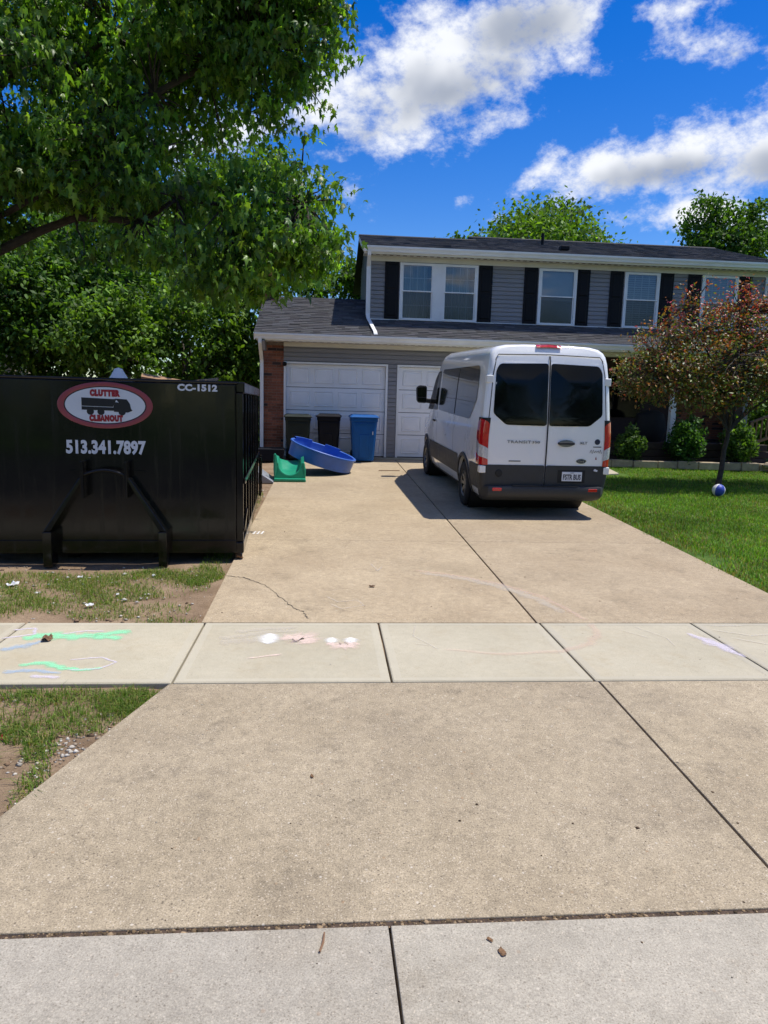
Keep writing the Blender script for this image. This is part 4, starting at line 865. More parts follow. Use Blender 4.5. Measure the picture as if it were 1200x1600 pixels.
MB().box(-hw-0.02, y0-0.012, zt-0.019, hw+0.02, y0+0.099, zt+0.012).build('top_rail', M['blackpaint'], DU, bevel=0.015)
MB().box(-hw-0.09, y1-0.05, zt-0.109, hw+0.09, y1+0.05, zt+0.008).build('top_rail', M['blackpaint'], DU, bevel=0.015)
MB().box(-hw, y0-0.015, zb-0.01, hw, y0-0.001, zb+0.13).build('bottom_lip', M['blackpaint'], DU, bevel=0.004)
MB().box(-hw+0.05, y0+0.05, zb+0.02, hw-0.05, y1-0.05, zb+0.06).build('floor_plate', M['dark'], DU)
MB().tube([(-0.215, 0.05, 0.955)]+[(-0.215+0.43*k/10, 0.045, 0.955+0.055*math.sin(math.pi*k/10)) for k in range(1, 10)]+[(0.215, 0.05, 0.955)], 0.017, 10).build('hook_bar', M['blackpaint'], DU, smooth=True)
MB().bar((hw+0.085, y0+0.1, 0.88), (hw+0.085, y1-0.2, 0.90), 0.02, 0.06).build('side_strap', M['blackpaint'], DU, bevel=0.004)
MB().bar((hw+0.085, y0+0.02, 0.35), (hw+0.085, y0+0.62, 0.50), 0.015, 0.03).build('side_strap', M['blackpaint'], DU)
for k, z in enumerate((0.30, 0.55, 0.80)): MB().bar((hw+0.12, y1-0.55, z), (hw+0.12, y1-0.15, z), 0.03, 0.03).build('ladder_rung', M['blackpaint'], DU)
for y in (y1-0.56, y1-0.14): MB().box(hw+0.10, y-0.02, 0.24, hw+0.14, y+0.02, 0.86).build('ladder_rail', M['blackpaint'], DU)
# logo: ring, white field, truck, lettering
def disc(rx, rz_, yy, name, mt, cx_=0.0, cz=1.67, inner=None, parent=DU, n=48):
    mb = MB()
    if inner is None: mb.add([(cx_+rx*math.cos(2*math.pi*k/n), yy, cz+rz_*math.sin(2*math.pi*k/n)) for k in range(n)], [tuple(range(n))])
    else:
        rows = [[(cx_+rx*f*math.cos(2*math.pi*k/n), yy-dd, cz+rz_*f2*math.sin(2*math.pi*k/n)) for k in range(n)] for f, f2, dd in ((1, 1, 0), (0.97, 0.95, 0.003), (inner+0.03, inner-0.01, 0.003), (inner, inner-0.05, 0))]; mb.grid(rows, closed=True)
    return mb.build(name, mt, parent)
YF = y0-0.0005
lg = disc(0.475, 0.238, YF-0.002, 'logo', M['logo_black']); disc(0.475, 0.238, YF-0.004, 'logo_ring', M['logo_ring'], inner=0.865, parent=lg); disc(0.398, 0.184, YF-0.005, 'logo_field', M['logo_white'], parent=lg)
disc(0.418, 0.204, YF-0.0035, 'logo_shadow', M['logo_black'], parent=lg)
def flat(poly, yy, name, mt, parent): return MB().prism(poly, lambda p: (p[0], yy, p[1]), lambda p: (p[0], yy-0.001, p[1])).build(name, mt, parent)
tk = [(-0.235, 1.745), (0.085, 1.735), (0.115, 1.74), (0.075, 1.655), (-0.235, 1.66)]
flat(tk, YF-0.0055, 'logo_truck_bed', M['logo_black'], lg)
flat([(-0.235, 1.655), (0.075, 1.65), (0.095, 1.65), (0.10, 1.615), (-0.235, 1.62)], YF-0.0055, 'logo_truck_frame', M['logo_black'], lg)
flat([(0.10, 1.74), (0.215, 1.735), (0.245, 1.69), (0.255, 1.64), (0.27, 1.62), (0.225, 1.60), (0.085, 1.605), (0.08, 1.66), (0.095, 1.705), (0.135, 1.70)], YF-0.0056, 'logo_truck_cab', M['logo_black'], lg)
for x_ in (-0.15, -0.045, 0.165): disc(0.036, 0.034, YF-0.0062, 'logo_truck_wheel', M['logo_black'], x_, 1.603, parent=lg, n=20)
inst(text_mesh('CLUTTER', 0.30, 0.072, M['logo_red'], 'logo_lettering', 0.10, spacing=1.22), 'logo_lettering', lg, Matrix.Translation((0.0, YF-0.006, 1.795)))
inst(text_mesh('CLEANOUT', 0.335, 0.07, M['logo_red'], 'logo_lettering', 0.10, spacing=1.22), 'logo_lettering', lg, Matrix.Translation((0.005, YF-0.006, 1.537)))
inst(text_mesh('513.341.7897', 0.80, 0.148, M['sticker'], 'phone_number', 0.046, spacing=1.04), 'phone_number', DU, Matrix.Translation((-0.005, YF-0.003, 1.235)))
inst(text_mesh('CC-1512', 0.41, 0.072, M['sticker'], 'unit_number', 0.05, spacing=1.05), 'unit_number', DU, Matrix.Translation((0.93, YF-0.002, 1.875)))
DU.matrix_basis = Matrix.Translation((-2.275, 7.44, 0.045)) @ Matrix.Rotation(R(3.2), 4, 'Z'); W[DU.name] = DU.matrix_basis.copy()
DM = DU.matrix_basis.copy()
def du(x, y, z): return DM @ Vector((x, y, z))
p = du(-0.17, 1.6, 1.62)
tag(MB().lathe([(0.30, 0), (0.25, 0.12), (0.075, 0.42), (0.045, 0.475), (0.0, 0.49)], 24, Matrix.Translation(p)).build('plastic_cone', M['paper'], smooth=True), 'rounded tip of a white cone sticking up out of the dumpster', 'cone')
for i, (x, y, z, rzz, L_) in enumerate(((0.40, 1.2, 1.965, 0.2, 0.45), (0.85, 1.5, 1.96, -0.3, 0.35))):
    o = MB().box(-L_/2, -0.06, 0, L_/2, 0.06, 0.025).build('scrap_board', M['cardboard'], None, M=Matrix.Translation(du(x, y, z)) @ Euler((R(20), R(8-14*i), rzz)).to_matrix().to_4x4())
    tag(o, ('left' if i == 0 else 'right')+'most of two brown scrap boards showing over the dumpster rim', 'board', 'scrap boards in the dumpster')
junk = MB()
rows = [[du(-1.2+2.4*i/14, 0.5+3.8*j/10, 1.35+0.28*math.sin(i*1.3+j)*math.cos(j*0.9)+0.15*random.random()) for i in range(15)] for j in range(11)]
tag(junk.grid(rows).build('debris', M['cardboard']), 'heap of mixed rubbish filling the black dumpster', 'rubbish', kind='stuff')

# ------------------------------------------------------------------ bins, pool, slide
def cart(x, y, w_, dpt, h, body, lid, label, rz=0.0):
    T = Matrix.Translation((x, y, zp(y))) @ Matrix.Rotation(rz, 4, 'Z'); c = tag(empty('wheeled_bin', (x, y, zp(y)), rz), label, 'bin', 'wheeled bins by the garage door')
    def B(mb, name, mt, parent=c, **k): return mb.build(name, mt, parent, M=T, **k)
    rows = []
    for z, f in ((0.03, 0.76), (0.06, 0.78), (h*0.55, 0.90), (h*0.86, 0.96), (h*0.865, 1.0), (h*0.93, 1.0)):
        hx, hy = w_/2*f, dpt/2*f; yo = (1-f)*dpt*0.35; q = 0.05
        rows.append([(a, b+yo, z) for a, b in ((-hx+q, -hy), (hx-q, -hy), (hx, -hy+q), (hx, hy-q), (hx-q, hy), (-hx+q, hy), (-hx, hy-q), (-hx, -hy+q))])
    mb = MB().grid(rows, closed=True); mb.f.append(tuple(range(8))); mb.m.append(0); B(mb, 'bin_body', M[body], smooth=False, bevel=0.008)
    lw = w_/2+0.025; l = MB().add([(-lw, -dpt/2-0.04, h*0.93+0.002), (lw, -dpt/2-0.04, h*0.93+0.002), (lw, dpt/2+0.03, h*0.93+0.002), (-lw, dpt/2+0.03, h*0.93+0.002),
            (-lw, -dpt/2-0.04, h*0.955), (lw, -dpt/2-0.04, h*0.955), (lw, dpt/2+0.03, h*0.965), (-lw, dpt/2+0.03, h*0.965),
            (-lw+0.07, -dpt/2+0.06, h), (lw-0.07, -dpt/2+0.06, h), (lw-0.07, dpt/2-0.04, h*1.005), (-lw+0.07, dpt/2-0.04, h*1.005)],
            [(0,3,2,1), (0,1,5,4), (1,2,6,5), (2,3,7,6), (3,0,4,7), (4,5,9,8), (5,6,10,9), (6,7,11,10), (7,4,8,11), (8,9,10,11)])
    B(l, 'lid', M[lid], bevel=0.012)
    fy = lambda z: -dpt/2*interp(z, [(0.06, 0.78), (h*0.55, 0.90), (h*0.86, 0.96)])+(1-interp(z, [(0.06, 0.78), (h*0.55, 0.90), (h*0.86, 0.96)]))*dpt*0.35
    za, zb_ = 0.10, h*0.58; wa = w_*0.17
    B(MB().add([(-wa, fy(za)-0.012, za), (wa, fy(za)-0.012, za), (wa, fy(zb_)-0.012, zb_), (-wa, fy(zb_)-0.012, zb_), (-wa-0.02, fy(za)+0.01, za), (wa+0.02, fy(za)+0.01, za), (wa+0.02, fy(zb_)+0.01, zb_+0.02), (-wa-0.02, fy(zb_)+0.01, zb_+0.02)], [(0,1,2,3), (4,5,1,0), (5,6,2,1), (6,7,3,2), (7,4,0,3)]), 'front_rib', M[body])
    B(MB().box(-w_*0.36, -dpt/2*0.985, h*0.80, w_*0.36, -dpt/2*0.93, h*0.825), 'lift_bar', M[body])
    for s in (-1, 1):
        B(MB().lathe([(0.0, -0.03), (0.11, -0.03), (0.125, -0.02), (0.125, 0.02), (0.11, 0.03), (0.0, 0.03)], 20, Matrix.Translation((s*w_*0.40, dpt/2*0.80, 0.125)) @ Matrix.Rotation(R(90), 4, 'Y')), 'wheel', M['rubber'], smooth=True)
    B(MB().tube([(-w_*0.42, dpt/2+0.05, h*0.90), (w_*0.42, dpt/2+0.05, h*0.90)], 0.016, 8), 'handle', M[lid])
    return c, T
cart(-0.70, 17.42, 0.62, 0.66, 1.10, 'cart_green', 'cart_green', 'dark green wheeled bin next to the brick pier, leftmost of the three', R(3))
cart(0.05, 17.48, 0.56, 0.62, 1.12, 'cart_black', 'cart_black', 'charcoal wheeled bin standing between the dark green bin and the blue bin', R(-2))
bc, bT = cart(0.885, 17.33, 0.64, 0.70, 1.13, 'cart_blue', 'cart_blue', 'bright blue recycling bin standing in front of the white garage door', R(2))
MB().box(0.06+0.13, -0.332, 0.66, 0.16+0.05, -0.322, 0.74).build('sticker', M['sticker'], bc, M=bT)
# paddling pool leaning on the slide
T = Matrix.Translation((-0.13, 15.15, 0.585)) @ Matrix.Rotation(R(17.5), 4, 'Y') @ Matrix.Rotation(R(3.5), 4, 'X') @ Matrix.Rotation(R(12), 4, 'Z')
PO = tag(empty('paddling_pool', (-0.13, 15.15, 0.33)), 'round blue plastic paddling pool tilted up against the green slide', 'pool')
MB().lathe([(0.0, 0.02), (0.62, 0.02), (0.645, 0.05), (0.672, 0.30), (0.705, 0.31), (0.725, 0.30), (0.728, 0.275), (0.705, 0.262), (0.70, 0.20), (0.685, 0.03), (0.69, 0.015), (0.685, 0.0), (0.0, -0.005)], 56, T @ Matrix.Translation((0, 0, -0.06)), sy=0.9).build('pool_shell', M['plastic_blue'], PO, smooth=True)
for k, (a0, a1) in enumerate(((48, 78), (104, 150))):
    rows = []
    for i in range(13):
        t = R(a0+(a1-a0)*i/12); rows.append([T @ Vector((r_*math.cos(t), r_*math.sin(t)*0.9, z_-0.06)) for r_, z_ in ((0.668, 0.29), (0.67, 0.345), (0.712, 0.345), (0.73, 0.29))])
    MB().grid(rows).build('seat_rim', M['plastic_blue'], PO, smooth=True)
# green slide end
SL = tag(empty('toy_slide', (-0.70, 14.1, zp(14.1))), 'green plastic toy slide lying on the driveway edge under the blue pool', 'slide')
ST = Matrix.Translation((-0.70, 13.8, zp(13.9))) @ Matrix.Rotation(R(3), 4, 'Z')
rows = []
for j in range(11):
    v = j/10; y = v*0.95; wall = interp(v, [(0, 0.30), (0.15, 0.38), (0.4, 0.42), (1, 0.40)]); fl = interp(v, [(0, 0.05), (0.2, 0.07), (0.6, 0.12), (1.0, 0.30)]); row = []
    for i in range(21):
        t = -1+2*i/20; a_ = abs(t)
        if a_ < 0.45: x = t/0.45*0.155; z = fl+0.03*(a_/0.45)**2
        elif a_ < 0.82: q = (a_-0.45)/0.37; x = math.copysign(0.155+0.075*math.sin(q*math.pi/2), t); z = fl+0.03+(wall-fl-0.03)*(1-math.cos(q*math.pi/2))
        elif a_ < 0.92: x = math.copysign(0.23+0.05*(a_-0.82)/0.1, t); z = wall+0.012
        else: x = math.copysign(0.28+0.015*(a_-0.92)/0.08, t); z = wall+0.012-(a_-0.92)/0.08*(wall-0.02)
        row.append((x, y, max(z, 0.0)))
    rows.append(row)
MB().grid(rows).build('chute', M['plastic_green'], SL, M=ST, smooth=True, solid=0.02)
fr = [(-0.30, 0.0), (0.30, 0.0), (0.305, 0.22), (0.28, 0.36), (0.235, 0.36)]+[(0.225*math.cos(R(a_)), 0.36-0.24*math.sin(R(a_))) for a_ in range(8, 180, 12)]+[(-0.235, 0.36), (-0.26, 0.50), (-0.285, 0.535), (-0.31, 0.50), (-0.315, 0.22)]
MB().prism(fr, lambda p: (p[0], -0.03-0.10*max(0, 0.30-p[1]), p[1]), lambda p: (p[0], 0.03, p[1])).build('front_panel', M['plastic_green'], SL, M=ST, bevel=0.018)
MB().prism(rounded([(-0.31, -0.17), (0.31, -0.17), (0.31, -0.02), (-0.31, -0.02)], 0.03), lambda p: (p[0], p[1], 0.0), lambda p: (p[0]*0.97, p[1], 0.055)).build('foot_lip', M['plastic_green'], SL, M=ST, bevel=0.012)
tag(MB().prism([(0, 0), (0.52, 0.0), (0.50, 0.03), (0.02, 0.34), (0, 0.34)], lambda p: (-1.50+p[0], 13.55, 0.25+p[1]), lambda p: (-1.50+p[0]*0.9, 14.25, 0.27+p[1])).build('metal_ramp', M['metal_grey'], bevel=0.01), 'grey sheet metal wedge on the gravel between dumpster and green slide', 'ramp')
tag(MB().prism(rounded([(-0.28, 0.0), (0.28, 0.0), (0.34, 0.30), (-0.34, 0.30)], 0.04), lambda p: (-1.32+p[0], 16.9, 0.38+p[1]), lambda p: (-1.32+p[0]*0.95, 17.5, 0.38+p[1])).build('storage_tub', M['cart_black'], bevel=0.02), 'dark plastic tub at the foot of the brick pier behind the slide', 'tub')
# ball under the red tree
BA = tag(empty('ball', (7.43, 12.85, zp(12.85))), 'white and blue ball lying on the grass below the red tree', 'ball')
for k in range(8):
    rows = []
    for j in range(13):
        ph = math.pi*j/12; rows.append([(0.118*math.sin(ph)*math.cos(R(45*k+45*i/5)), 0.118*math.sin(ph)*math.sin(R(45*k+45*i/5)), 0.118*math.cos(ph)) for i in range(6)])
    MB().grid(rows).build('ball_panel', M['ball_blue'] if k in (5, 4, 1, 0) else M['ball_white'], BA, smooth=True, M=Matrix.Translation((7.43, 12.85, zp(12.85)+0.10)) @ Matrix.Rotation(R(18), 4, 'Y') @ Matrix.Rotation(R(32), 4, 'Z'))

# ------------------------------------------------------------------ plants
def rand_rot(n, tilt_mean, tilt_sd):
    """rotation matrices: leaf lies in xy, tip along +y; tilt lowers the tip, azimuth random, small roll"""
    az = rng.uniform(0, 2*np.pi, n); ti = rng.normal(tilt_mean, tilt_sd, n); ro = rng.normal(0, 0.55, n)
    ca, sa, ct, st_, cr, sr = np.cos(az), np.sin(az), np.cos(ti), np.sin(ti), np.cos(ro), np.sin(ro); z = np.zeros(n); o = np.ones(n)
    Ry = np.stack([np.stack([cr, z, sr], 1), np.stack([z, o, z], 1), np.stack([-sr, z, cr], 1)], 1)
    Rx = np.stack([np.stack([o, z, z], 1), np.stack([z, ct, st_], 1), np.stack([z, -st_, ct], 1)], 1)
    Rz = np.stack([np.stack([ca, -sa, z], 1), np.stack([sa, ca, z], 1), np.stack([z, z, o], 1)], 1)
    return Rz @ Rx @ Ry
def leaf_mesh(name, cen, size, tmpl, faces, matl, cols, tilt=(0.7, 0.5)):
    n = len(cen); t = np.array(tmpl, float); Rm = rand_rot(n, *tilt)
    v = np.einsum('nij,kj->nki', Rm, t)*size[:, None, None]+cen[:, None, :]
    f = (np.array(faces)[None]+(np.arange(n)*len(t))[:, None, None]).reshape(-1, len(faces[0]))
    c = np.repeat(cols, len(t), 0); return mesh_np(name, v.reshape(-1, 3), f, matl, c)
MAPLE = [(0, 0, 0), (0.24, 0.0, -0.06), (0.16, 0.18, 0.0), (0.46, 0.46, -0.14), (0.20, 0.44, -0.01), (0.15, 0.62, -0.05), (0, 1.05, -0.24), (-0.15, 0.62, -0.05), (-0.20, 0.44, -0.01), (-0.46, 0.46, -0.14), (-0.16, 0.18, 0.0), (-0.24, 0.0, -0.06), (0, 0.4, 0.05)]
MAPLE_F = [(12, i, i+1) for i in range(0, 11)]+[(12, 11, 0)]
OVAL = [(0, 0, 0), (0.26, 0.35, -0.05), (0.2, 0.7, -0.05), (0, 1, -0.1), (-0.2, 0.7, -0.05), (-0.26, 0.35, -0.05), (0, 0.5, 0.04)]
OVAL_F = [(6, 0, 1), (6, 1, 2), (6, 2, 3), (6, 3, 4), (6, 4, 5), (6, 5, 0)]
DIAM = [(0, 0, 0), (0.33, 0.45, -0.07), (0, 1, -0.1), (-0.33, 0.45, -0.07)]
DIAM_F = [(0, 1, 2), (0, 2, 3)]
def palette(n, cols, sd=0.2):
    c = np.array(cols)[rng.integers(0, len(cols), n)]; return np.clip(c*rng.normal(1, sd, n)[:, None].clip(0.45, 1.7), 0.002, 0.9)
def curve(a, b, sag=0.0, n=7, wob=0.12):
    a, b = Vector(a), Vector(b); L_ = (b-a).length; out = []
    for i in range(n):
        t = i/(n-1); p = a.lerp(b, t); p.z += sag*4*t*(1-t)*L_
        if 0 < i < n-1: p += Vector((random.uniform(-1, 1), random.uniform(-1, 1), random.uniform(-1, 1)))*wob*L_*0.25
        out.append(p)
    return out
def crown_points(lobes, n_sprays, shell=0.55):
    """spray centres spread through ellipsoid lobes, denser near the surface"""
    vol = np.array([l[3]*l[4]*l[5] for l in lobes])**0.75; pick = rng.choice(len(lobes), n_sprays, p=vol/vol.sum()); d_ = rng.normal(0, 1, (n_sprays, 3)); d_ /= np.linalg.norm(d_, axis=1)[:, None]
    r_ = shell+(1-shell)*rng.random(n_sprays)**0.7; L_ = np.array(lobes, float)[pick]
    return L_[:, :3]+d_*r_[:, None]*L_[:, 3:6], pick
def tree(name, label, base, fork, limbs, lobes, n_sprays, per, spread, leaf, tmpl, tf, matl, cols, r0, bark='bark', tilt=(0.7, 0.5), group=None, twigs=1.0, recolor=None, sprays=None):
    root = tag(empty(name, base), label, 'tree', group)
    fork = Vector(fork); tr = MB().tube(curve(base, fork, 0, 7, 0.05), [r0*1.25, r0*1.02, r0*0.95, r0*0.9, r0*0.86, r0*0.82, r0*0.78], 12).build('trunk', M[bark], root, smooth=True)
    nodes = []; 
    for i, (tip, rr) in enumerate(limbs):
        pts = curve(fork if i else fork, tip, 0.06, 9, 0.10); MB().tube(pts, [rr*(1-0.82*k/8) for k in range(9)], 8).build('limb', M[bark], root, smooth=True); nodes += [(q, rr*(1-0.82*k/8)) for k, q in enumerate(pts) if k > 1]
    cp, _ = crown_points(lobes, n_sprays)
    if sprays is not None: cp = np.concatenate([cp, sprays])
    N_ = np.array([q[0] for q in nodes]); NR = [q[1] for q in nodes]
    tw = MB()
    for q in cp:
        if random.random() > twigs: continue
        k = int(np.argmin(((N_-q)**2).sum(1))); pts = curve(N_[k], q, 0.05, 4, 0.18); tw.tube(pts, [min(NR[k]*0.5, 0.03), 0.014, 0.009, 0.004], 4, caps=False)
    if tw.v: tag(tw.build('twigs', M[bark], root, recalc=False), kind='stuff')
    cen = (cp[:, None, :]+rng.normal(0, 1, (len(cp), per, 3))*np.array(spread)).reshape(-1, 3); n = len(cen)
    c = palette(n, cols, 0.15)*np.repeat(rng.normal(1, 0.26, len(cp)).clip(0.5, 1.7), per)[:, None]
    if recolor is not None: c = recolor(cen, c)
    size = leaf*rng.uniform(0.5, 1.3, n)
    tag(place(leaf_mesh('crown', cen, size, tmpl, tf, matl, c, tilt), 'crown', root), kind=None)
    return root
GREEN = [(0.062, 0.145, 0.019), (0.095, 0.20, 0.026), (0.14, 0.265, 0.035), (0.075, 0.16, 0.032), (0.20, 0.32, 0.046)]
# big maple leaning in from the left
lobes = [(-3.4, 10.6, 6.6, 3.0, 2.6, 1.9), (-1.2, 10.2, 6.75, 1.55, 1.9, 1.05), (-2.0, 10.0, 8.6, 1.9, 2.2, 1.3), (-5.6, 10.6, 6.2, 2.6, 2.6, 3.0), (-2.75, 9.9, 5.0, 0.95, 1.4, 0.7), (-0.40, 9.7, 4.05, 1.05, 1.15, 0.65),
         (-1.65, 9.8, 4.3, 0.95, 1.2, 0.65), (-3.6, 10.0, 4.7, 1.5, 1.9, 0.95), (-0.15, 9.9, 7.1, 0.85, 1.1, 0.7), (-0.65, 9.9, 8.0, 0.9, 1.2, 0.6), (-5.0, 9.9, 3.9, 1.5, 1.7, 0.9), (0.05, 9.6, 6.35, 0.5, 0.6, 0.4), (-0.40, 9.6, 3.55, 0.9, 0.9, 0.5), (-1.5, 9.6, 3.6, 0.8, 0.9, 0.45), (-2.6, 9.7, 3.9, 0.8, 0.9, 0.5)]
def pads(lob, n, rmin=0.55, rmax=0.95, flat=0.24):
    out = []; vol = np.array([l[3]*l[4]*l[5] for l in lob])**0.7; vol /= vol.sum()
    for k in rng.choice(len(lob), n, p=vol):
        l = lob[k]; d_ = rng.normal(0, 1, 3); d_ /= np.linalg.norm(d_); q = rng.random()**0.45*0.92; r_ = min(rng.uniform(rmin, rmax), l[3]*0.75)
        out.append((l[0]+d_[0]*q*(l[3]-r_*0.5), l[1]+d_[1]*q*(l[4]-r_*0.5), l[2]+d_[2]*q*l[5], r_, r_, r_*flat))
    return out
lobes = [l for l in lobes if l[:3] != (-2.0, 10.0, 8.6)]
MORE = [(-0.30, 9.8, 6.25, 0.75, 0.75, 0.26), (0.05, 9.6, 6.6, 0.55, 0.55, 0.22), (-0.9, 9.9, 5.95, 0.75, 0.75, 0.24), (-1.75, 9.9, 6.15, 0.8, 0.8, 0.26), (-0.5, 9.8, 6.85, 0.85, 0.85, 0.26), (-1.4, 9.7, 6.7, 0.85, 0.85, 0.26), (-0.15, 9.7, 7.25, 0.75, 0.75, 0.24),
        (-0.6, 10.2, 5.55, 0.6, 0.6, 0.2), (0.1, 9.6, 5.95, 0.4, 0.4, 0.18), (-0.2, 9.6, 4.5, 0.7, 0.7, 0.22), (-0.9, 9.6, 3.5, 0.8, 0.8, 0.25), (-0.1, 9.5, 3.75, 0.6, 0.6, 0.22), (-1.9, 9.6, 3.7, 0.8, 0.8, 0.25)]*2
tree('maple_tree', 'large dark green maple leaning in from the left over the black dumpster', (-7.0, 10.8, 0.15), (-6.3, 10.6, 3.0),
     [((-1.0, 10.0, 6.3), 0.11), ((-2.0, 10.2, 8.6), 0.11), ((-0.35, 9.8, 4.35), 0.085), ((-3.5, 10.3, 7.0), 0.10), ((-4.6, 10.5, 9.0), 0.10), ((-2.2, 9.8, 4.9), 0.07), ((-0.6, 9.9, 7.6), 0.06), ((-4.5, 9.6, 4.0), 0.06)],
     [(min(l[0], 0.17-l[3]),)+tuple(l[1:]) for l in pads(lobes, 180)+MORE], 3000, 18, (0.14, 0.14, 0.075), 0.118, MAPLE, MAPLE_F, M['leaf'], GREEN, 0.26, 'bark_dark', (0.95, 0.40), twigs=0.5)
# trees behind
def btree(name, label, x, y, h, rx, rz_, cz, n=420, per=34, leaf=0.2, cols=GREEN, group='trees behind the houses', trunk=0.2):
    zb_ = 0.35; lob = [(x, y, cz, rx*0.75, rx*0.75, rz_*0.8)]
    for k in range(9):
        a_ = random.uniform(0, 2*math.pi); q = random.uniform(0.35, 0.75); zz = cz+random.uniform(-0.75, 0.75)*rz_; sc = math.sqrt(max(0.15, 1-((zz-cz)/rz_)**2)); s_ = random.uniform(0.28, 0.45)
        lob.append((x+rx*q*sc*math.cos(a_), y+rx*q*sc*math.sin(a_), zz, rx*s_, rx*s_, rz_*s_*0.8))
    lim = [((l[0], l[1], l[2]), trunk*0.45) for l in lob[1:8]]
    return tree(name, label, (x, y, zb_), (x+random.uniform(-0.3, 0.3), y, max(1.5, cz-rz_*0.7)), lim, lob, int(n*1.25), int(per*0.8), (rx*0.085, rx*0.085, rx*0.06), leaf, OVAL if leaf < 0.17 else DIAM, OVAL_F if leaf < 0.17 else DIAM_F, M['leaf_far'], cols, trunk, 'bark', (0.6, 0.55), group, twigs=0.25)
LIGHT = [(0.085, 0.17, 0.022), (0.12, 0.22, 0.03), (0.16, 0.27, 0.04), (0.06, 0.13, 0.02)]
MID = [(0.055, 0.125, 0.018), (0.08, 0.165, 0.023), (0.12, 0.22, 0.032), (0.04, 0.09, 0.015)]
btree('broadleaf_tree', 'tall light green tree rising behind the garage roof left of the chimney', -3.0, 27.0, 11, 3.3, 3.6, 8.0, 480, 34, 0.20, LIGHT)
btree('broadleaf_tree', 'bushy green tree filling the gap between the chimney and the upper storey', 0.6, 30.0, 8, 2.6, 2.6, 5.6, 330, 34, 0.20, MID)
btree('broadleaf_tree', 'mid green tree with grey trunk behind the dumpster logo', -6.4, 22.0, 9, 2.9, 2.6, 5.3, 430, 34, 0.18, MID, trunk=0.24)
btree('broadleaf_tree', 'dense green tree behind the white cone in the dumpster', -3.6, 20.5, 6, 2.1, 2.2, 3.6, 380, 34, 0.16, LIGHT, trunk=0.12)
btree('broadleaf_tree', 'dark green tree in the far left corner before the beige house', -9.6, 19.0, 7, 2.2, 2.0, 3.4, 300, 34, 0.16, GREEN, trunk=0.14)
btree('broadleaf_tree', 'tall dark tree behind the beige house at the left edge', -13.5, 30.0, 13, 4.5, 4.6, 8.5, 420, 34, 0.26, GREEN)
btree('broadleaf_tree', 'broad bright green tree showing above the middle of the house roof', 13.2, 46.0, 17, 6.0, 4.5, 11.0, 680, 36, 0.30, LIGHT)
btree('broadleaf_tree', 'small round tree top at the left end of the bright tree above the roof', 8.2, 46.5, 14, 2.6, 2.6, 10.6, 240, 34, 0.28, MID)
btree('broadleaf_tree', 'darker green tree above the right end of the house roof', 24.8, 44.0, 15, 3.2, 4.2, 11.0, 420, 36, 0.28, MID)
btree('broadleaf_tree', 'shadowed green tree low behind the gap beside the brick pier', -3.6, 25.0, 5, 2.2, 1.9, 2.4, 260, 34, 0.18, GREEN, trunk=0.12)
btree('broadleaf_tree', 'leafy green tree between the beige house and the grey trunk', -7.6, 20.0, 7, 1.9, 2.4, 3.9, 380, 34, 0.16, MID, trunk=0.12)
btree('broadleaf_tree', 'low leafy green tree right of the grey trunk above the dumpster rim', -5.2, 18.6, 6, 1.5, 1.6, 2.9, 300, 34, 0.15, LIGHT, trunk=0.1)
btree('broadleaf_tree', 'dark green tree beyond the right end of the porch', 15.2, 22.0, 7, 2.4, 2.6, 3.2, 300, 34, 0.2, GREEN, trunk=0.14)
btree('broadleaf_tree', 'dark low shrubbery tree in the gap between dumpster and brick pier', -2.7, 21.0, 3, 1.3, 1.4, 1.5, 220, 34, 0.15, GREEN, trunk=0.08)
btree('broadleaf_tree', 'dark bushy tree behind the wooden stair railing', 13.6, 19.6, 3, 1.7, 1.5, 1.7, 260, 34, 0.16, GREEN, trunk=0.08)
btree('broadleaf_tree', 'tall green tree high behind the leafy trees at the dumpster', -8.5, 31.0, 13, 4.6, 4.2, 8.2, 480, 34, 0.24, MID)
# across the street, behind the viewer: what the panes and paint mirror
for i, (x, y, rx) in enumerate(((-16, -20, 5.0), (-7, -23, 4.6), (2, -21, 5.2), (11, -22, 5.0), (20, -20, 5.0), (29, -22, 5.2))):
    btree('street_tree', ('first', 'second', 'third', 'fourth', 'fifth', 'sixth')[i]+' street tree from the west end of the row across the road', x, y, 10, rx, 4.6, 5.2, 170, 26, 0.42, MID, 'trees across the street')
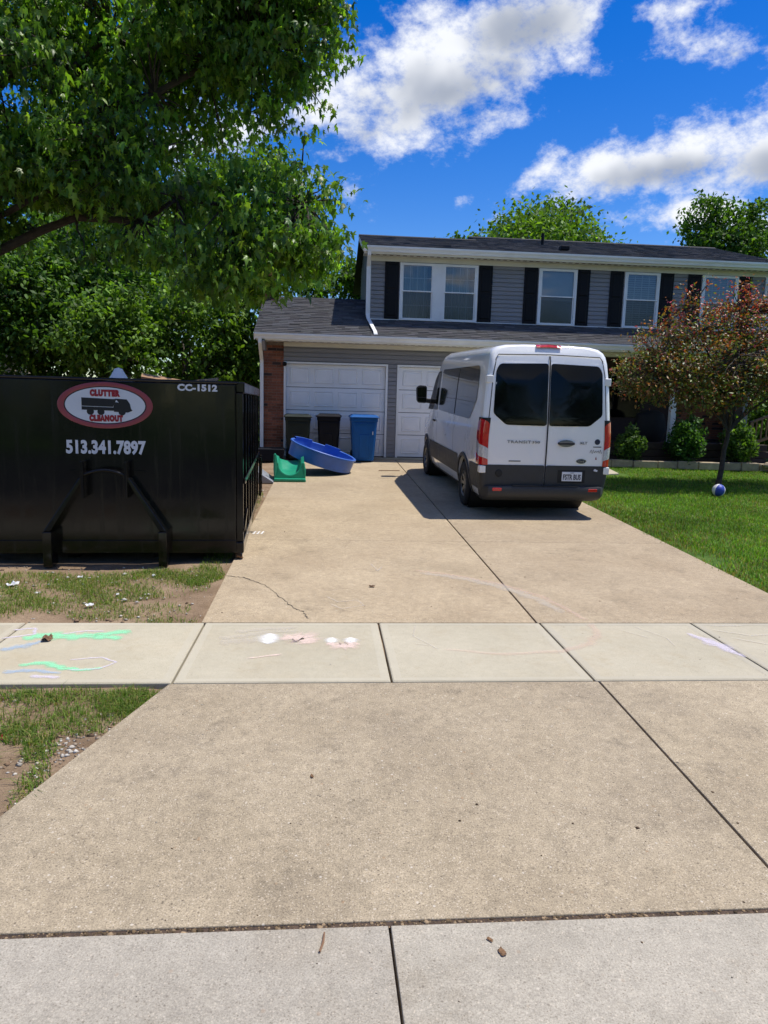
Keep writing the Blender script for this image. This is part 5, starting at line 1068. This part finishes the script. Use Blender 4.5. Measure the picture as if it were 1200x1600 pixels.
# red-leaved ornamental tree
def redder(cen, c):
    t = np.clip((cen[:, 2]-2.6)/1.9, 0, 1)+rng.normal(0, 0.22, len(cen)); red = np.array([(0.42, 0.055, 0.06), (0.36, 0.10, 0.03), (0.44, 0.15, 0.035), (0.30, 0.045, 0.05)])[rng.integers(0, 4, len(cen))]
    k = np.clip(t*1.1-0.32, 0.02, 0.95)[:, None]; pick = rng.random(len(cen))[:, None] < k; return np.where(pick, red*rng.uniform(0.7, 1.3, (len(cen), 1)), c)
DARKMIX = [(0.10, 0.14, 0.032), (0.17, 0.12, 0.036), (0.09, 0.13, 0.034), (0.24, 0.13, 0.036), (0.20, 0.07, 0.036), (0.14, 0.17, 0.036)]
rlobes = [(8.0, 14.3, 2.75, 1.5, 1.3, 0.75), (6.9, 14.2, 2.55, 1.05, 1.0, 0.62), (9.2, 14.4, 2.8, 1.5, 1.2, 0.85), (7.5, 14.3, 3.55, 0.75, 0.7, 0.6), (8.6, 14.4, 3.6, 0.9, 0.8, 0.55), (10.1, 14.3, 2.7, 1.1, 1.1, 0.8), (7.35, 14.2, 4.25, 0.28, 0.3, 0.4), (8.3, 14.2, 4.15, 0.25, 0.25, 0.25), (9.3, 14.3, 3.9, 0.6, 0.6, 0.35), (6.55, 14.2, 3.15, 0.5, 0.5, 0.35), (6.5, 14.1, 2.45, 0.75, 0.8, 0.5), (7.6, 13.9, 2.2, 0.9, 0.8, 0.4)]
tree('red_leaf_tree', 'small dark red and bronze leaved ornamental tree on the front lawn', (8.27, 14.35, zp(14.35)-0.05), (8.38, 14.35, 1.40),
     [((7.3, 14.2, 3.9), 0.032), ((8.5, 14.4, 3.8), 0.035), ((6.7, 14.1, 2.7), 0.028), ((9.5, 14.4, 2.9), 0.03), ((8.0, 13.6, 2.9), 0.035), ((9.2, 15.0, 3.2), 0.035), ((10.3, 14.3, 2.8), 0.035), ((7.5, 14.9, 2.9), 0.03)],
     rlobes, 1000, 28, (0.12, 0.12, 0.08), 0.074, OVAL, OVAL_F, M['leaf_red'], DARKMIX, 0.056, 'bark_dark', (0.4, 0.6), twigs=0.7, recolor=redder)
# shrubs in the bed
def shrub(x, y, rx, h, label, cols, n=2400):
    root = tag(empty('shrub', (x, y, 0.46)), label, 'shrub', 'shrubs in the bed'); d_ = rng.normal(0, 1, (n, 3)); d_ /= np.linalg.norm(d_, axis=1)[:, None]; r_ = 0.45+0.55*rng.random(n)**0.5
    lump = 1+0.26*np.sin(d_[:, 0]*6+x*3)*np.cos(d_[:, 2]*5+y)+0.14*np.sin(d_[:, 1]*9+d_[:, 2]*4+x)-0.2*np.clip(d_[:, 2], 0, 1)*(np.abs(d_[:, 0])>0.3)
    cen = np.stack([x+d_[:, 0]*r_*rx*lump, y+d_[:, 1]*r_*rx*lump, 0.50+h*0.5+d_[:, 2]*r_*h*0.52*lump], 1)
    place(leaf_mesh('foliage', cen, 0.085*rng.uniform(0.6, 1.3, n), DIAM, DIAM_F, M['leaf_far'], palette(n, cols), (-0.7, 0.5)), 'foliage', root)
    for k in range(7): MB().tube(curve((x, y, 0.46), cen[k*40], 0.05, 4, 0.1), [0.012, 0.01, 0.007, 0.003], 5).build('stem', M['bark_dark'], root)
shrub(7.65, 17.45, 0.36, 0.82, 'leftmost small rounded shrub in the bed next to the van', [(0.09, 0.17, 0.045), (0.12, 0.21, 0.06), (0.06, 0.12, 0.03)])
shrub(9.07, 17.4, 0.44, 1.12, 'tallest dense green shrub in the bed in front of the white post', [(0.06, 0.15, 0.035), (0.09, 0.20, 0.05), (0.04, 0.10, 0.025)], 3400)
shrub(10.45, 17.35, 0.42, 1.05, 'green shrub in the bed just right of the red tree trunk', [(0.09, 0.18, 0.03), (0.13, 0.23, 0.04), (0.06, 0.12, 0.025)], 3200)
for x, y, s_ in ((11.05, 16.78, 0.26), (11.5, 16.8, 0.3)):
    tag(MB().lathe([(0.0, 0.0), (0.8, 0.05), (1.0, 0.35), (0.75, 0.62), (0.3, 0.72), (0.0, 0.73)], 9, Matrix.Translation((x, y, 0.44)) @ Matrix.Scale(s_, 4), sy=0.7).build('boulder', M['stone'], bevel=0.02), 'tan boulder at the right end of the shrub bed'+(', nearer the shrub' if x < 11.2 else ', nearer the picture edge'), 'boulder', 'boulders in the bed')

# ------------------------------------------------------------------ neighbour's house at the left edge
NB = tag(empty('neighbour_house', (-12.5, 24, 0.4)), 'beige sided house with white downspout half hidden at the left edge', 'house')
nw = MB().box(-16, 22.0, 0.38, -9.25, 25, 4.3).build('wall', M['beige'], NB)
for k in range(37): board_x(nw, -16, -9.24, 21.998, 0.42+0.105*k, m='beige')
for k in range(37): board_y(nw, 22.0, 25, -9.248, 0.42+0.105*k, m='beige', s=1)
MB().prism([(-16.5, 4.25), (-8.85, 4.25), (-12.6, 6.4)], lambda p: (p[0], 21.6, p[1]), lambda p: (p[0], 25.4, p[1])).build('roof', M['shutter'], NB)
MB().bar((-8.82, 21.62, 4.27), (-12.6, 21.58, 6.45), 0.05, 0.2).build('rake_board', M['cream'], NB); MB().box(-9.2, 21.62, 4.20, -8.83, 25.3, 4.24).build('soffit', M['cream'], NB)
MB().box(-8.85, 21.6, 4.22, -8.72, 25.4, 4.34).build('gutter', M['trim'], NB)
MB().tube([(-8.80, 21.75, 4.22), (-8.85, 21.78, 4.12), (-9.12, 21.9, 4.02), (-9.15, 21.92, 3.9), (-9.15, 21.92, 0.6)], 0.05, 6).build('downspout', M['trim'], NB)
tag(MB().tube([(-40, 23.0, 3.0), (-12, 22.5, 2.9), (-5, 21.5, 2.78), (-1.6, 20.2, 2.85)], 0.012, 5).build('service_wire', M['metal_grey']), 'thin cable running to the left flank of the garage', 'cable')

# ------------------------------------------------------------------ grass
def nz2(x, y, s):
    return (np.sin(x*2.3*s+1.7*np.sin(y*1.9*s))+np.sin(y*2.9*s+1.3*np.sin(x*2.1*s+2.0))+np.sin((x+y)*4.1*s+0.7))/3
def blades(name, x, y, h, wd, cols, label, droop=0.5):
    n = len(x); z = np.vectorize(zp)(y)-0.035+0.008*np.sin(x*2.1+y*1.3)+0.006*np.sin(x*5.3-y*3.7)-0.004
    az = rng.uniform(0, 2*np.pi, n); ln = rng.normal(0, droop, n); dx, dy = np.cos(az), np.sin(az); px, py = -dy, dx
    b0 = np.stack([x-px*wd/2, y-py*wd/2, z], 1); b1 = np.stack([x+px*wd/2, y+py*wd/2, z], 1)
    mx_, my_ = x+dx*ln*h*0.35, y+dy*ln*h*0.35; m0 = np.stack([mx_-px*wd*0.4, my_-py*wd*0.4, z+h*0.6], 1); m1_ = np.stack([mx_+px*wd*0.4, my_+py*wd*0.4, z+h*0.6], 1)
    tp = np.stack([x+dx*ln*h*0.95, y+dy*ln*h*0.95, z+h*(1-0.3*np.abs(ln).clip(0, 1))], 1)
    v = np.stack([b0, b1, m1_, m0, tp], 1).reshape(-1, 3); k = np.arange(n)[:, None]*5
    f = np.concatenate([k+np.array([[0, 1, 2]]), k+np.array([[0, 2, 3]]), k+np.array([[3, 2, 4]])]); 
    tag(place(mesh_np(name, v, f, M['grass'], np.repeat(cols, 5, 0)), name), label, 'grass', kind='stuff')
n = 190000; u_ = rng.random(n); yy = 5.75+(17.3-5.75)*u_**1.25; xx = 4.37+rng.random(n)*(3.6+0.55*(yy-5.7)); nn = nz2(xx, yy, 0.9)
edge = np.clip((xx-4.40)/0.25, 0, 1); keep = (rng.random(n) < 0.55+0.4*nn+0.4)*(rng.random(n) < 0.25+0.75*edge)*(yy < 17.34-0.10*(xx-6.55).clip(0, 9))
keep &= ~((xx < 6.95) & (yy > 15.5)); bare = np.exp(-(((xx-4.62)/0.28)**2+((yy-8.0)/0.5)**2)); keep &= rng.random(n) > bare*0.95
xx, yy, nn = xx[keep], yy[keep], nn[keep]; m_ = len(xx); gc = palette(m_, [(0.10, 0.215, 0.022), (0.14, 0.27, 0.03), (0.075, 0.17, 0.018), (0.18, 0.30, 0.045)], 0.2)
dry = (rng.random(m_) < 0.13+0.26*np.clip(-nn, 0, 1)+0.25*np.exp(-((xx-4.5)/0.5)**2)); gc[dry] = np.array([0.24, 0.20, 0.075])*rng.uniform(0.6, 1.2, (dry.sum(), 1))
gc *= (1+0.28*nz2(xx, yy, 0.55)+0.22*nz2(xx+5, yy, 3.1))[:, None]
blades('lawn', xx, yy, rng.uniform(0.035, 0.075, m_), rng.uniform(0.006, 0.011, m_), gc, 'bright green mown lawn right of the driveway', 0.6)
def patchgrass(cx_, cy_, rx, ry, n_):
    r_ = rng.random(n_)**0.6; t = rng.uniform(0, 2*np.pi, n_); return cx_+rx*r_*np.cos(t), cy_+ry*r_*np.sin(t)
PX, PY = [], []
for a_ in ((-2.9, 6.9, 0.9, 0.35, 5200), (-2.2, 6.6, 0.7, 0.32, 4200), (-2.6, 6.2, 0.9, 0.22, 3200), (-1.25, 7.2, 0.22, 0.35, 2600), (-1.6, 7.25, 0.35, 0.18, 1200), (-1.85, 5.95, 0.3, 0.12, 700), (-1.3, 5.82, 0.25, 0.08, 420), (-1.2, 7.9, 0.16, 0.7, 1800), (-1.12, 9.6, 0.1, 1.2, 1600), (-1.9, 7.1, 0.9, 0.25, 3200), (-1.5, 6.75, 0.4, 0.3, 900), (-3.2, 5.95, 0.7, 0.2, 1600), (-1.45, 6.1, 0.3, 0.2, 420), (-2.4, 3.3, 0.5, 0.6, 900), (-1.75, 4.1, 0.3, 0.25, 1400), (-1.9, 3.2, 0.3, 0.4, 420), (-1.18, 11.5, 0.14, 1.2, 1300), (-3.6, 6.4, 0.8, 0.6, 3500),
           (-1.18, 4.22, 0.20, 0.18, 2600), (-1.35, 4.02, 0.22, 0.20, 2200), (-1.62, 4.30, 0.28, 0.12, 1500), (-2.05, 4.33, 0.3, 0.08, 900), (-1.62, 3.85, 0.16, 0.14, 1000), (-1.75, 3.55, 0.1, 0.08, 420), (-1.42, 3.35, 0.07, 0.22, 420), (-1.47, 2.98, 0.12, 0.10, 650), (-2.3, 4.0, 0.3, 0.2, 900), (-1.5, 3.68, 0.09, 0.12, 420)):
    x_, y_ = patchgrass(*a_); PX.append(x_); PY.append(y_)
xx = np.concatenate(PX); yy = np.concatenate(PY)
k = (xx < -1.0) & ~((yy > 4.40) & (yy < 5.73)) & ~((yy < 4.43) & (xx > -0.985-np.interp(yy, [2.385, 3.07, 4.0, 4.42], [0.875, 0.455, 0.145, 0.0])-0.005)); k &= rng.random(len(xx)) < 0.62+0.5*nz2(xx, yy, 2.5); xx, yy = xx[k], yy[k]; m_ = len(xx)
gc = palette(m_, [(0.11, 0.20, 0.028), (0.16, 0.25, 0.04), (0.085, 0.15, 0.022), (0.21, 0.26, 0.06)], 0.2); dry = rng.random(m_) < 0.16; gc[dry] = np.array([0.30, 0.24, 0.10])*rng.uniform(0.6, 1.2, (dry.sum(), 1))
blades('rough_grass', xx, yy, rng.uniform(0.025, 0.06, m_), rng.uniform(0.003, 0.006, m_), gc, 'patchy rough grass on the bare soil left of the driveway', 1.1)
# pebbles and grit
def grit(name, label, x, y, s, cols, dz=0.0):
    n = len(x); oc = np.array([(1, 0, 0), (-1, 0, 0), (0, 1, 0), (0, -1, 0), (0, 0, 0.7), (0, 0, -0.7)], float); of = [(0, 2, 4), (2, 1, 4), (1, 3, 4), (3, 0, 4), (2, 0, 5), (1, 2, 5), (3, 1, 5), (0, 3, 5)]
    z = np.vectorize(zp)(y)+dz; j = rng.uniform(0.6, 1.3, (n, 6, 3)); a_ = rng.uniform(0, 6.28, n); v = oc[None]*j; ca, sa = np.cos(a_)[:, None], np.sin(a_)[:, None]
    v = np.stack([v[..., 0]*ca-v[..., 1]*sa, v[..., 0]*sa+v[..., 1]*ca, v[..., 2]*0.7], 2)*s[:, None, None]+np.stack([x, y, z], 1)[:, None, :]
    f = (np.array(of)[None]+(np.arange(n)*6)[:, None, None]).reshape(-1, 3); tag(place(mesh_np(name, v.reshape(-1, 3), f, M['grit'], np.repeat(cols, 6, 0)), name), label, 'pebbles', kind='stuff')
M['grit'] = tintmat('pebbles', 0.9, 0.3, 200, 0.2, 120)
x_ = np.concatenate([rng.uniform(-2.6, -1.15, 900), rng.normal(-1.40, 0.10, 160), rng.normal(-1.22, 0.09, 500), rng.uniform(-3.5, -1.05, 500)]); y_ = np.concatenate([rng.uniform(2.45, 4.4, 900), rng.normal(3.72, 0.16, 160), rng.uniform(8.0, 13.5, 500), rng.uniform(5.75, 7.5, 500)])
k = (y_ > 5.7) & (x_ < -1.01) | (y_ < 4.42) & (x_ < -0.985-np.interp(y_, [2.385, 3.07, 4.0, 4.42], [0.875, 0.455, 0.145, 0.0])-0.02)
x_, y_ = x_[k], y_[k]; n = len(x_); grit('pebbles', 'small pale pebbles scattered over the bare soil', x_, y_, rng.gamma(2.0, 0.0035, n)+0.003, palette(n, [(0.42, 0.38, 0.32), (0.28, 0.22, 0.16), (0.5, 0.47, 0.42), (0.2, 0.13, 0.08)], 0.15), -0.03)
n = 420; y_ = 2.0+4*rng.random(n)**1.3*2.2; x_ = rng.uniform(-0.9, 4.3, n); grit('paving_grit', 'tiny dark crumbs and seeds scattered over the concrete', x_, y_, rng.gamma(1.6, 0.0016, n)+0.0015, palette(n, [(0.08, 0.05, 0.03), (0.14, 0.09, 0.05), (0.4, 0.35, 0.28)], 0.2), 0.001)
n = 1500; t = rng.random(n); y_ = np.concatenate([rng.uniform(2.358, 2.387, n), ]); x_ = rng.uniform(-1.8, 3.5, n); grit('joint_dirt', 'dirt and sand packed in the joint between apron and gutter', x_, y_, rng.gamma(2, 0.0022, n)+0.002, palette(n, [(0.16, 0.11, 0.06), (0.28, 0.20, 0.12), (0.08, 0.055, 0.03)], 0.2), -0.008)
tag(MB().box(-1.8, 2.3605, -0.2, 5.5, 2.3845, -0.110).build('joint_bed', M['mulch']), kind='structure')

# ------------------------------------------------------------------ litter
def crumple(name, x, y, s, mt, label, cat, group, flatness=0.35, n=9):
    rows = [[(s*(i/(n-1)-0.5)*(1+0.2*random.random()), s*0.7*(j/4-0.5)*(1+0.3*random.random()), s*flatness*random.random()) for i in range(n)] for j in range(5)]
    for j in (0, 4):
        rows[j] = [(p[0]*0.6, p[1]*0.8, p[2]*0.4) for p in rows[j]]
    z = zp(y)+(0.0 if x > -1.0 or 4.43 < y < 5.7 else -0.025)
    o = MB().grid(rows).build(name, M[mt], None, M=Matrix.Translation((x, y, z+0.004)) @ Matrix.Rotation(random.uniform(0, 6.28), 4, 'Z'), recalc=False); return tag(o, label, cat, group)
for i, (x, y, s, lab) in enumerate(((-2.95, 6.80, 0.11, 'widest white paper scrap at the left picture edge in the rough grass'), (-2.62, 6.55, 0.045, 'small white paper scrap right of the widest scrap in the grass'), 
        (-2.05, 6.20, 0.065, 'white paper scrap nearest the sidewalk in the grass'), (-1.90, 6.52, 0.04, 'white paper scrap farthest right in the rough grass'), (-2.42, 7.08, 0.05, 'white speck of paper close to the left hook leg of the dumpster'), (-1.72, 7.15, 0.05, 'white speck of paper close to the right hook leg of the dumpster'))):
    crumple('paper_scrap', x, y, s, 'paper', lab, 'paper scrap', 'paper scraps in the grass')
crumple('dry_leaf', -2.06, 5.28, 0.11, 'dry', 'brown twig clump lying on the green chalk drawing', 'leaf', 'dry leaves on the paving', 0.3)
crumple('dry_leaf', -0.95, 7.80, 0.13, 'dry', 'curled brown leaf on the driveway edge at the dumpster corner', 'leaf', 'dry leaves on the paving', 0.4)
crumple('dry_leaf', 0.645, 2.21, 0.035, 'dry', 'larger pale brown leaf scrap on the gutter slab', 'leaf', 'dry leaves on the paving', 0.2)
crumple('dry_leaf', 0.615, 2.27, 0.022, 'dry', 'small brown crumb next to the leaf scrap on the gutter slab', 'leaf', 'dry leaves on the paving', 0.2)
crumple('dry_leaf', 0.46, 6.72, 0.05, 'dry', 'small dark leaf in the middle of the driveway above the sidewalk', 'leaf', 'dry leaves on the paving', 0.4)
crumple('dry_leaf', -0.05, 3.34, 0.025, 'dry', 'lone dark speck of leaf on the apron left of centre', 'leaf', 'dry leaves on the paving', 0.3)
tag(MB().tube([(0.0, 2.24, zp(2.24)+0.006), (0.012, 2.28, zp(2.28)+0.008), (0.016, 2.33, zp(2.33)+0.006)], [0.004, 0.0045, 0.003], 5).build('stick', M['wood']), 'short tan twig lying across the gutter slab below the joint', 'twig')
crumple('orange_scrap', -1.74, 3.80, 0.05, 'logo_red', 'small red scrap lying in the dirt at the left picture edge', 'scrap', None, 0.3)
tag(MB().bar((1.15, 15.55, zp(15.55)+0.008), (1.62, 15.62, zp(15.6)+0.008), 0.02, 0.012).build('stick', M['wood']), 'thin wooden stick on the driveway beside the van shadow', 'stick')

# ------------------------------------------------------------------ chalk on the paving
def chalk(name, strokes, mt, label):
    """strokes: list of (points, half width); a thin layer just above the slab, fading to its edges; each stroke its own mesh"""
    root = None
    for si, (pts, hw_) in enumerate(strokes):
        P = np.array(pts, float); t = np.linspace(0, len(P)-1, (len(P)-1)*6+1); P = np.stack([np.interp(t, np.arange(len(P)), P[:, i]) for i in (0, 1)], 1)
        d_ = np.gradient(P, axis=0); nr = np.stack([-d_[:, 1], d_[:, 0]], 1); nr /= np.linalg.norm(nr, axis=1)[:, None]+1e-9; m_ = len(P); wv = np.array(hw_) if np.ndim(hw_) else np.full(len(pts), hw_)
        wv = np.interp(t, np.arange(len(wv)), wv); vs, fs, cs = [], [], []; LAY[0] += 0.00006
        for off, al in ((-1.15, 0), (-0.35, 1), (0.35, 1), (1.15, 0)):
            for i in range(m_):
                q = P[i]+nr[i]*wv[i]*off*(0.85+0.3*math.sin(i*1.7+off)); vs.append((q[0], q[1], zp(q[1])+LAY[0])); cs.append((al*(0.35 if i in (0, m_-1) else 1),)*3)
        for r_ in range(3):
            for i in range(m_-1): a_ = r_*m_+i; fs.append((a_, a_+1, a_+m_+1, a_+m_))
        me = mesh_np(name, np.array(vs), np.array(fs), mt, np.array(cs))
        if root is None: root = tag(place(me, name), label, 'chalk drawing')
        else: place(me, 'chalk_stroke', root)
    return root
LAY = [0.0025]
CG = chalkmat('green chalk', (0.28, 0.78, 0.44), 0.85); CW = chalkmat('white chalk', (0.85, 0.84, 0.82), 1.0); CP = chalkmat('pink chalk', (0.72, 0.53, 0.42), 0.36); CB = chalkmat('blue chalk', (0.36, 0.50, 0.68), 0.6); CL = chalkmat('lilac chalk', (0.70, 0.64, 0.76), 0.7); CQ = chalkmat('pale pink chalk', (0.80, 0.62, 0.54), 0.8); CF = chalkmat('faint chalk', (0.62, 0.56, 0.47), 0.45)
chalk('chalk_drawing', [([(-2.25, 5.30), (-2.10, 5.38), (-1.9, 5.34), (-1.72, 5.38)], [0.06, 0.10, 0.09, 0.07]), ([(-1.75, 5.38), (-1.5, 5.48)], [0.06, 0.07]), ([(-1.75, 5.34), (-1.52, 5.31)], [0.06, 0.06])], CG, 'green chalk fish shape on the left sidewalk slab')
chalk('chalk_drawing', [([(-2.05, 4.75), (-1.9, 4.80), (-1.75, 4.70), (-1.6, 4.66), (-1.48, 4.70)], [0.03, 0.05, 0.045, 0.03, 0.02])], CG, 'green chalk curve near the front edge of the left slab')
chalk('chalk_drawing', [([(-2.3, 5.05), (-2.15, 5.15), (-2.08, 5.25)], [0.05, 0.06, 0.02]), ([(-2.1, 4.63), (-1.92, 4.66), (-1.72, 4.60)], [0.04, 0.04, 0.02])], CB, 'blue chalk smudges at the left end of the sidewalk')
chalk('chalk_drawing', [([(-2.4, 5.5), (-2.25, 5.55), (-2.2, 5.4), (-2.4, 5.3)], 0.02), ([(-1.75, 4.85), (-1.55, 4.90), (-1.42, 4.80), (-1.5, 4.68), (-1.7, 4.66)], 0.012), ([(-2.0, 5.4), (-1.85, 5.48), (-1.7, 5.47)], 0.014), ([(-1.9, 4.56), (-1.7, 4.53)], 0.03)], CL, 'lilac chalk loops around the green chalk shapes')
chalk('chalk_drawing', [([(-0.425, 5.175), (-0.424, 5.184), (-0.422, 5.21), (-0.421, 5.249), (-0.42, 5.295), (-0.419, 5.341), (-0.417, 5.38), (-0.416, 5.406), (-0.415, 5.415)], [0.013, 0.04, 0.074, 0.097, 0.105, 0.097, 0.074, 0.04, 0.013]), ([(0.055, 5.185), (0.056, 5.19), (0.057, 5.204), (0.059, 5.225), (0.06, 5.25), (0.061, 5.275), (0.062, 5.296), (0.064, 5.31), (0.065, 5.315)], [0.013, 0.025, 0.047, 0.061, 0.066, 0.061, 0.047, 0.025, 0.013]), ([(0.2, 5.185), (0.201, 5.19), (0.202, 5.204), (0.204, 5.225), (0.205, 5.25), (0.206, 5.275), (0.207, 5.296), (0.209, 5.31), (0.21, 5.315)], [0.013, 0.027, 0.051, 0.066, 0.072, 0.066, 0.051, 0.027, 0.013])], CW, 'solid white chalk ovals on the second sidewalk slab')
chalk('chalk_drawing', [([(-0.34, 5.28), (-0.24, 5.33), (-0.15, 5.30), (-0.09, 5.18)], [0.03, 0.12, 0.17, 0.08]), ([(0.03, 5.20), (0.11, 5.12), (0.19, 5.13), (0.25, 5.20)], [0.04, 0.09, 0.09, 0.04]), ([(-0.55, 4.86), (-0.3, 4.95)], [0.01, 0.02])], CQ, 'pink chalk shading beside the white chalk ovals')
chalk('chalk_drawing', [([(-0.8, 5.30), (-0.6, 5.36), (-0.45, 5.45), (-0.2, 5.48)], 0.05), ([(-0.7, 5.45), (-0.5, 5.52), (-0.2, 5.56)], 0.05), ([(-0.78, 5.2), (-0.65, 5.24), (-0.5, 5.25)], 0.08)], CF, 'faint chalk strokes left of the white chalk ovals')
chalk('chalk_drawing', [([(0.95, 7.35), (1.35, 7.15), (1.75, 6.85), (2.05, 6.45), (2.2, 6.0), (2.25, 5.75)], [0.03, 0.05, 0.05, 0.05, 0.04, 0.03])], CP, 'long pink chalk arc sweeping over the driveway to the sidewalk')
chalk('chalk_drawing', [([(1.0, 7.25), (1.4, 7.05), (1.75, 6.75), (2.0, 6.35), (2.12, 5.95)], [0.05, 0.08, 0.09, 0.08, 0.05])], CF, 'pale chalk band inside the pink arc on the driveway')
chalk('chalk_drawing', [([(2.26, 5.68), (2.22, 5.4), (2.05, 5.15), (1.8, 5.0), (1.3, 4.93), (0.9, 5.05)], [0.04, 0.05, 0.05, 0.04, 0.03, 0.02])], CP, 'pink chalk curve continuing on the sidewalk right of the middle joint')
chalk('chalk_drawing', [([(0.75, 5.6), (0.70, 5.35), (0.78, 5.2), (0.85, 5.05)], 0.01), ([(0.68, 5.18), (0.82, 5.12)], 0.01), ([(2.6, 5.6), (2.75, 5.3), (2.72, 5.1)], 0.01), ([(2.45, 5.5), (2.6, 5.3)], 0.01)], CF, 'thin white chalk lines on the middle sidewalk slabs')
chalk('chalk_drawing', [([(2.98, 5.42), (3.08, 5.15), (3.14, 4.85)], [0.02, 0.10, 0.02])], CL, 'lilac chalk block beside the right sidewalk joint')
chalk('chalk_drawing', [([(3.25, 5.5), (3.5, 5.35), (3.8, 5.4)], 0.02), ([(3.3, 5.3), (3.55, 5.1), (3.9, 5.2)], 0.02), ([(3.28, 5.6), (3.6, 5.62)], 0.02)], CF, 'wavy pale chalk lines on the rightmost slab in view')
chalk('chalk_drawing', [([(-0.92+0.05*k, 9.02), (-0.90+0.05*k, 9.20)], 0.018) for k in range(3)], CW, 'three short white chalk dashes on the driveway beside the dumpster')
chalk('chalk_drawing', [([(0.02, 6.4), (0.12, 6.25), (0.3, 6.3), (0.35, 6.15), (0.15, 6.05), (0.05, 6.2)], 0.012), ([(0.5, 7.6), (0.56, 7.3), (0.62, 7.5)], 0.012)], CF, 'faint chalk scribble on the driveway right of the crack')
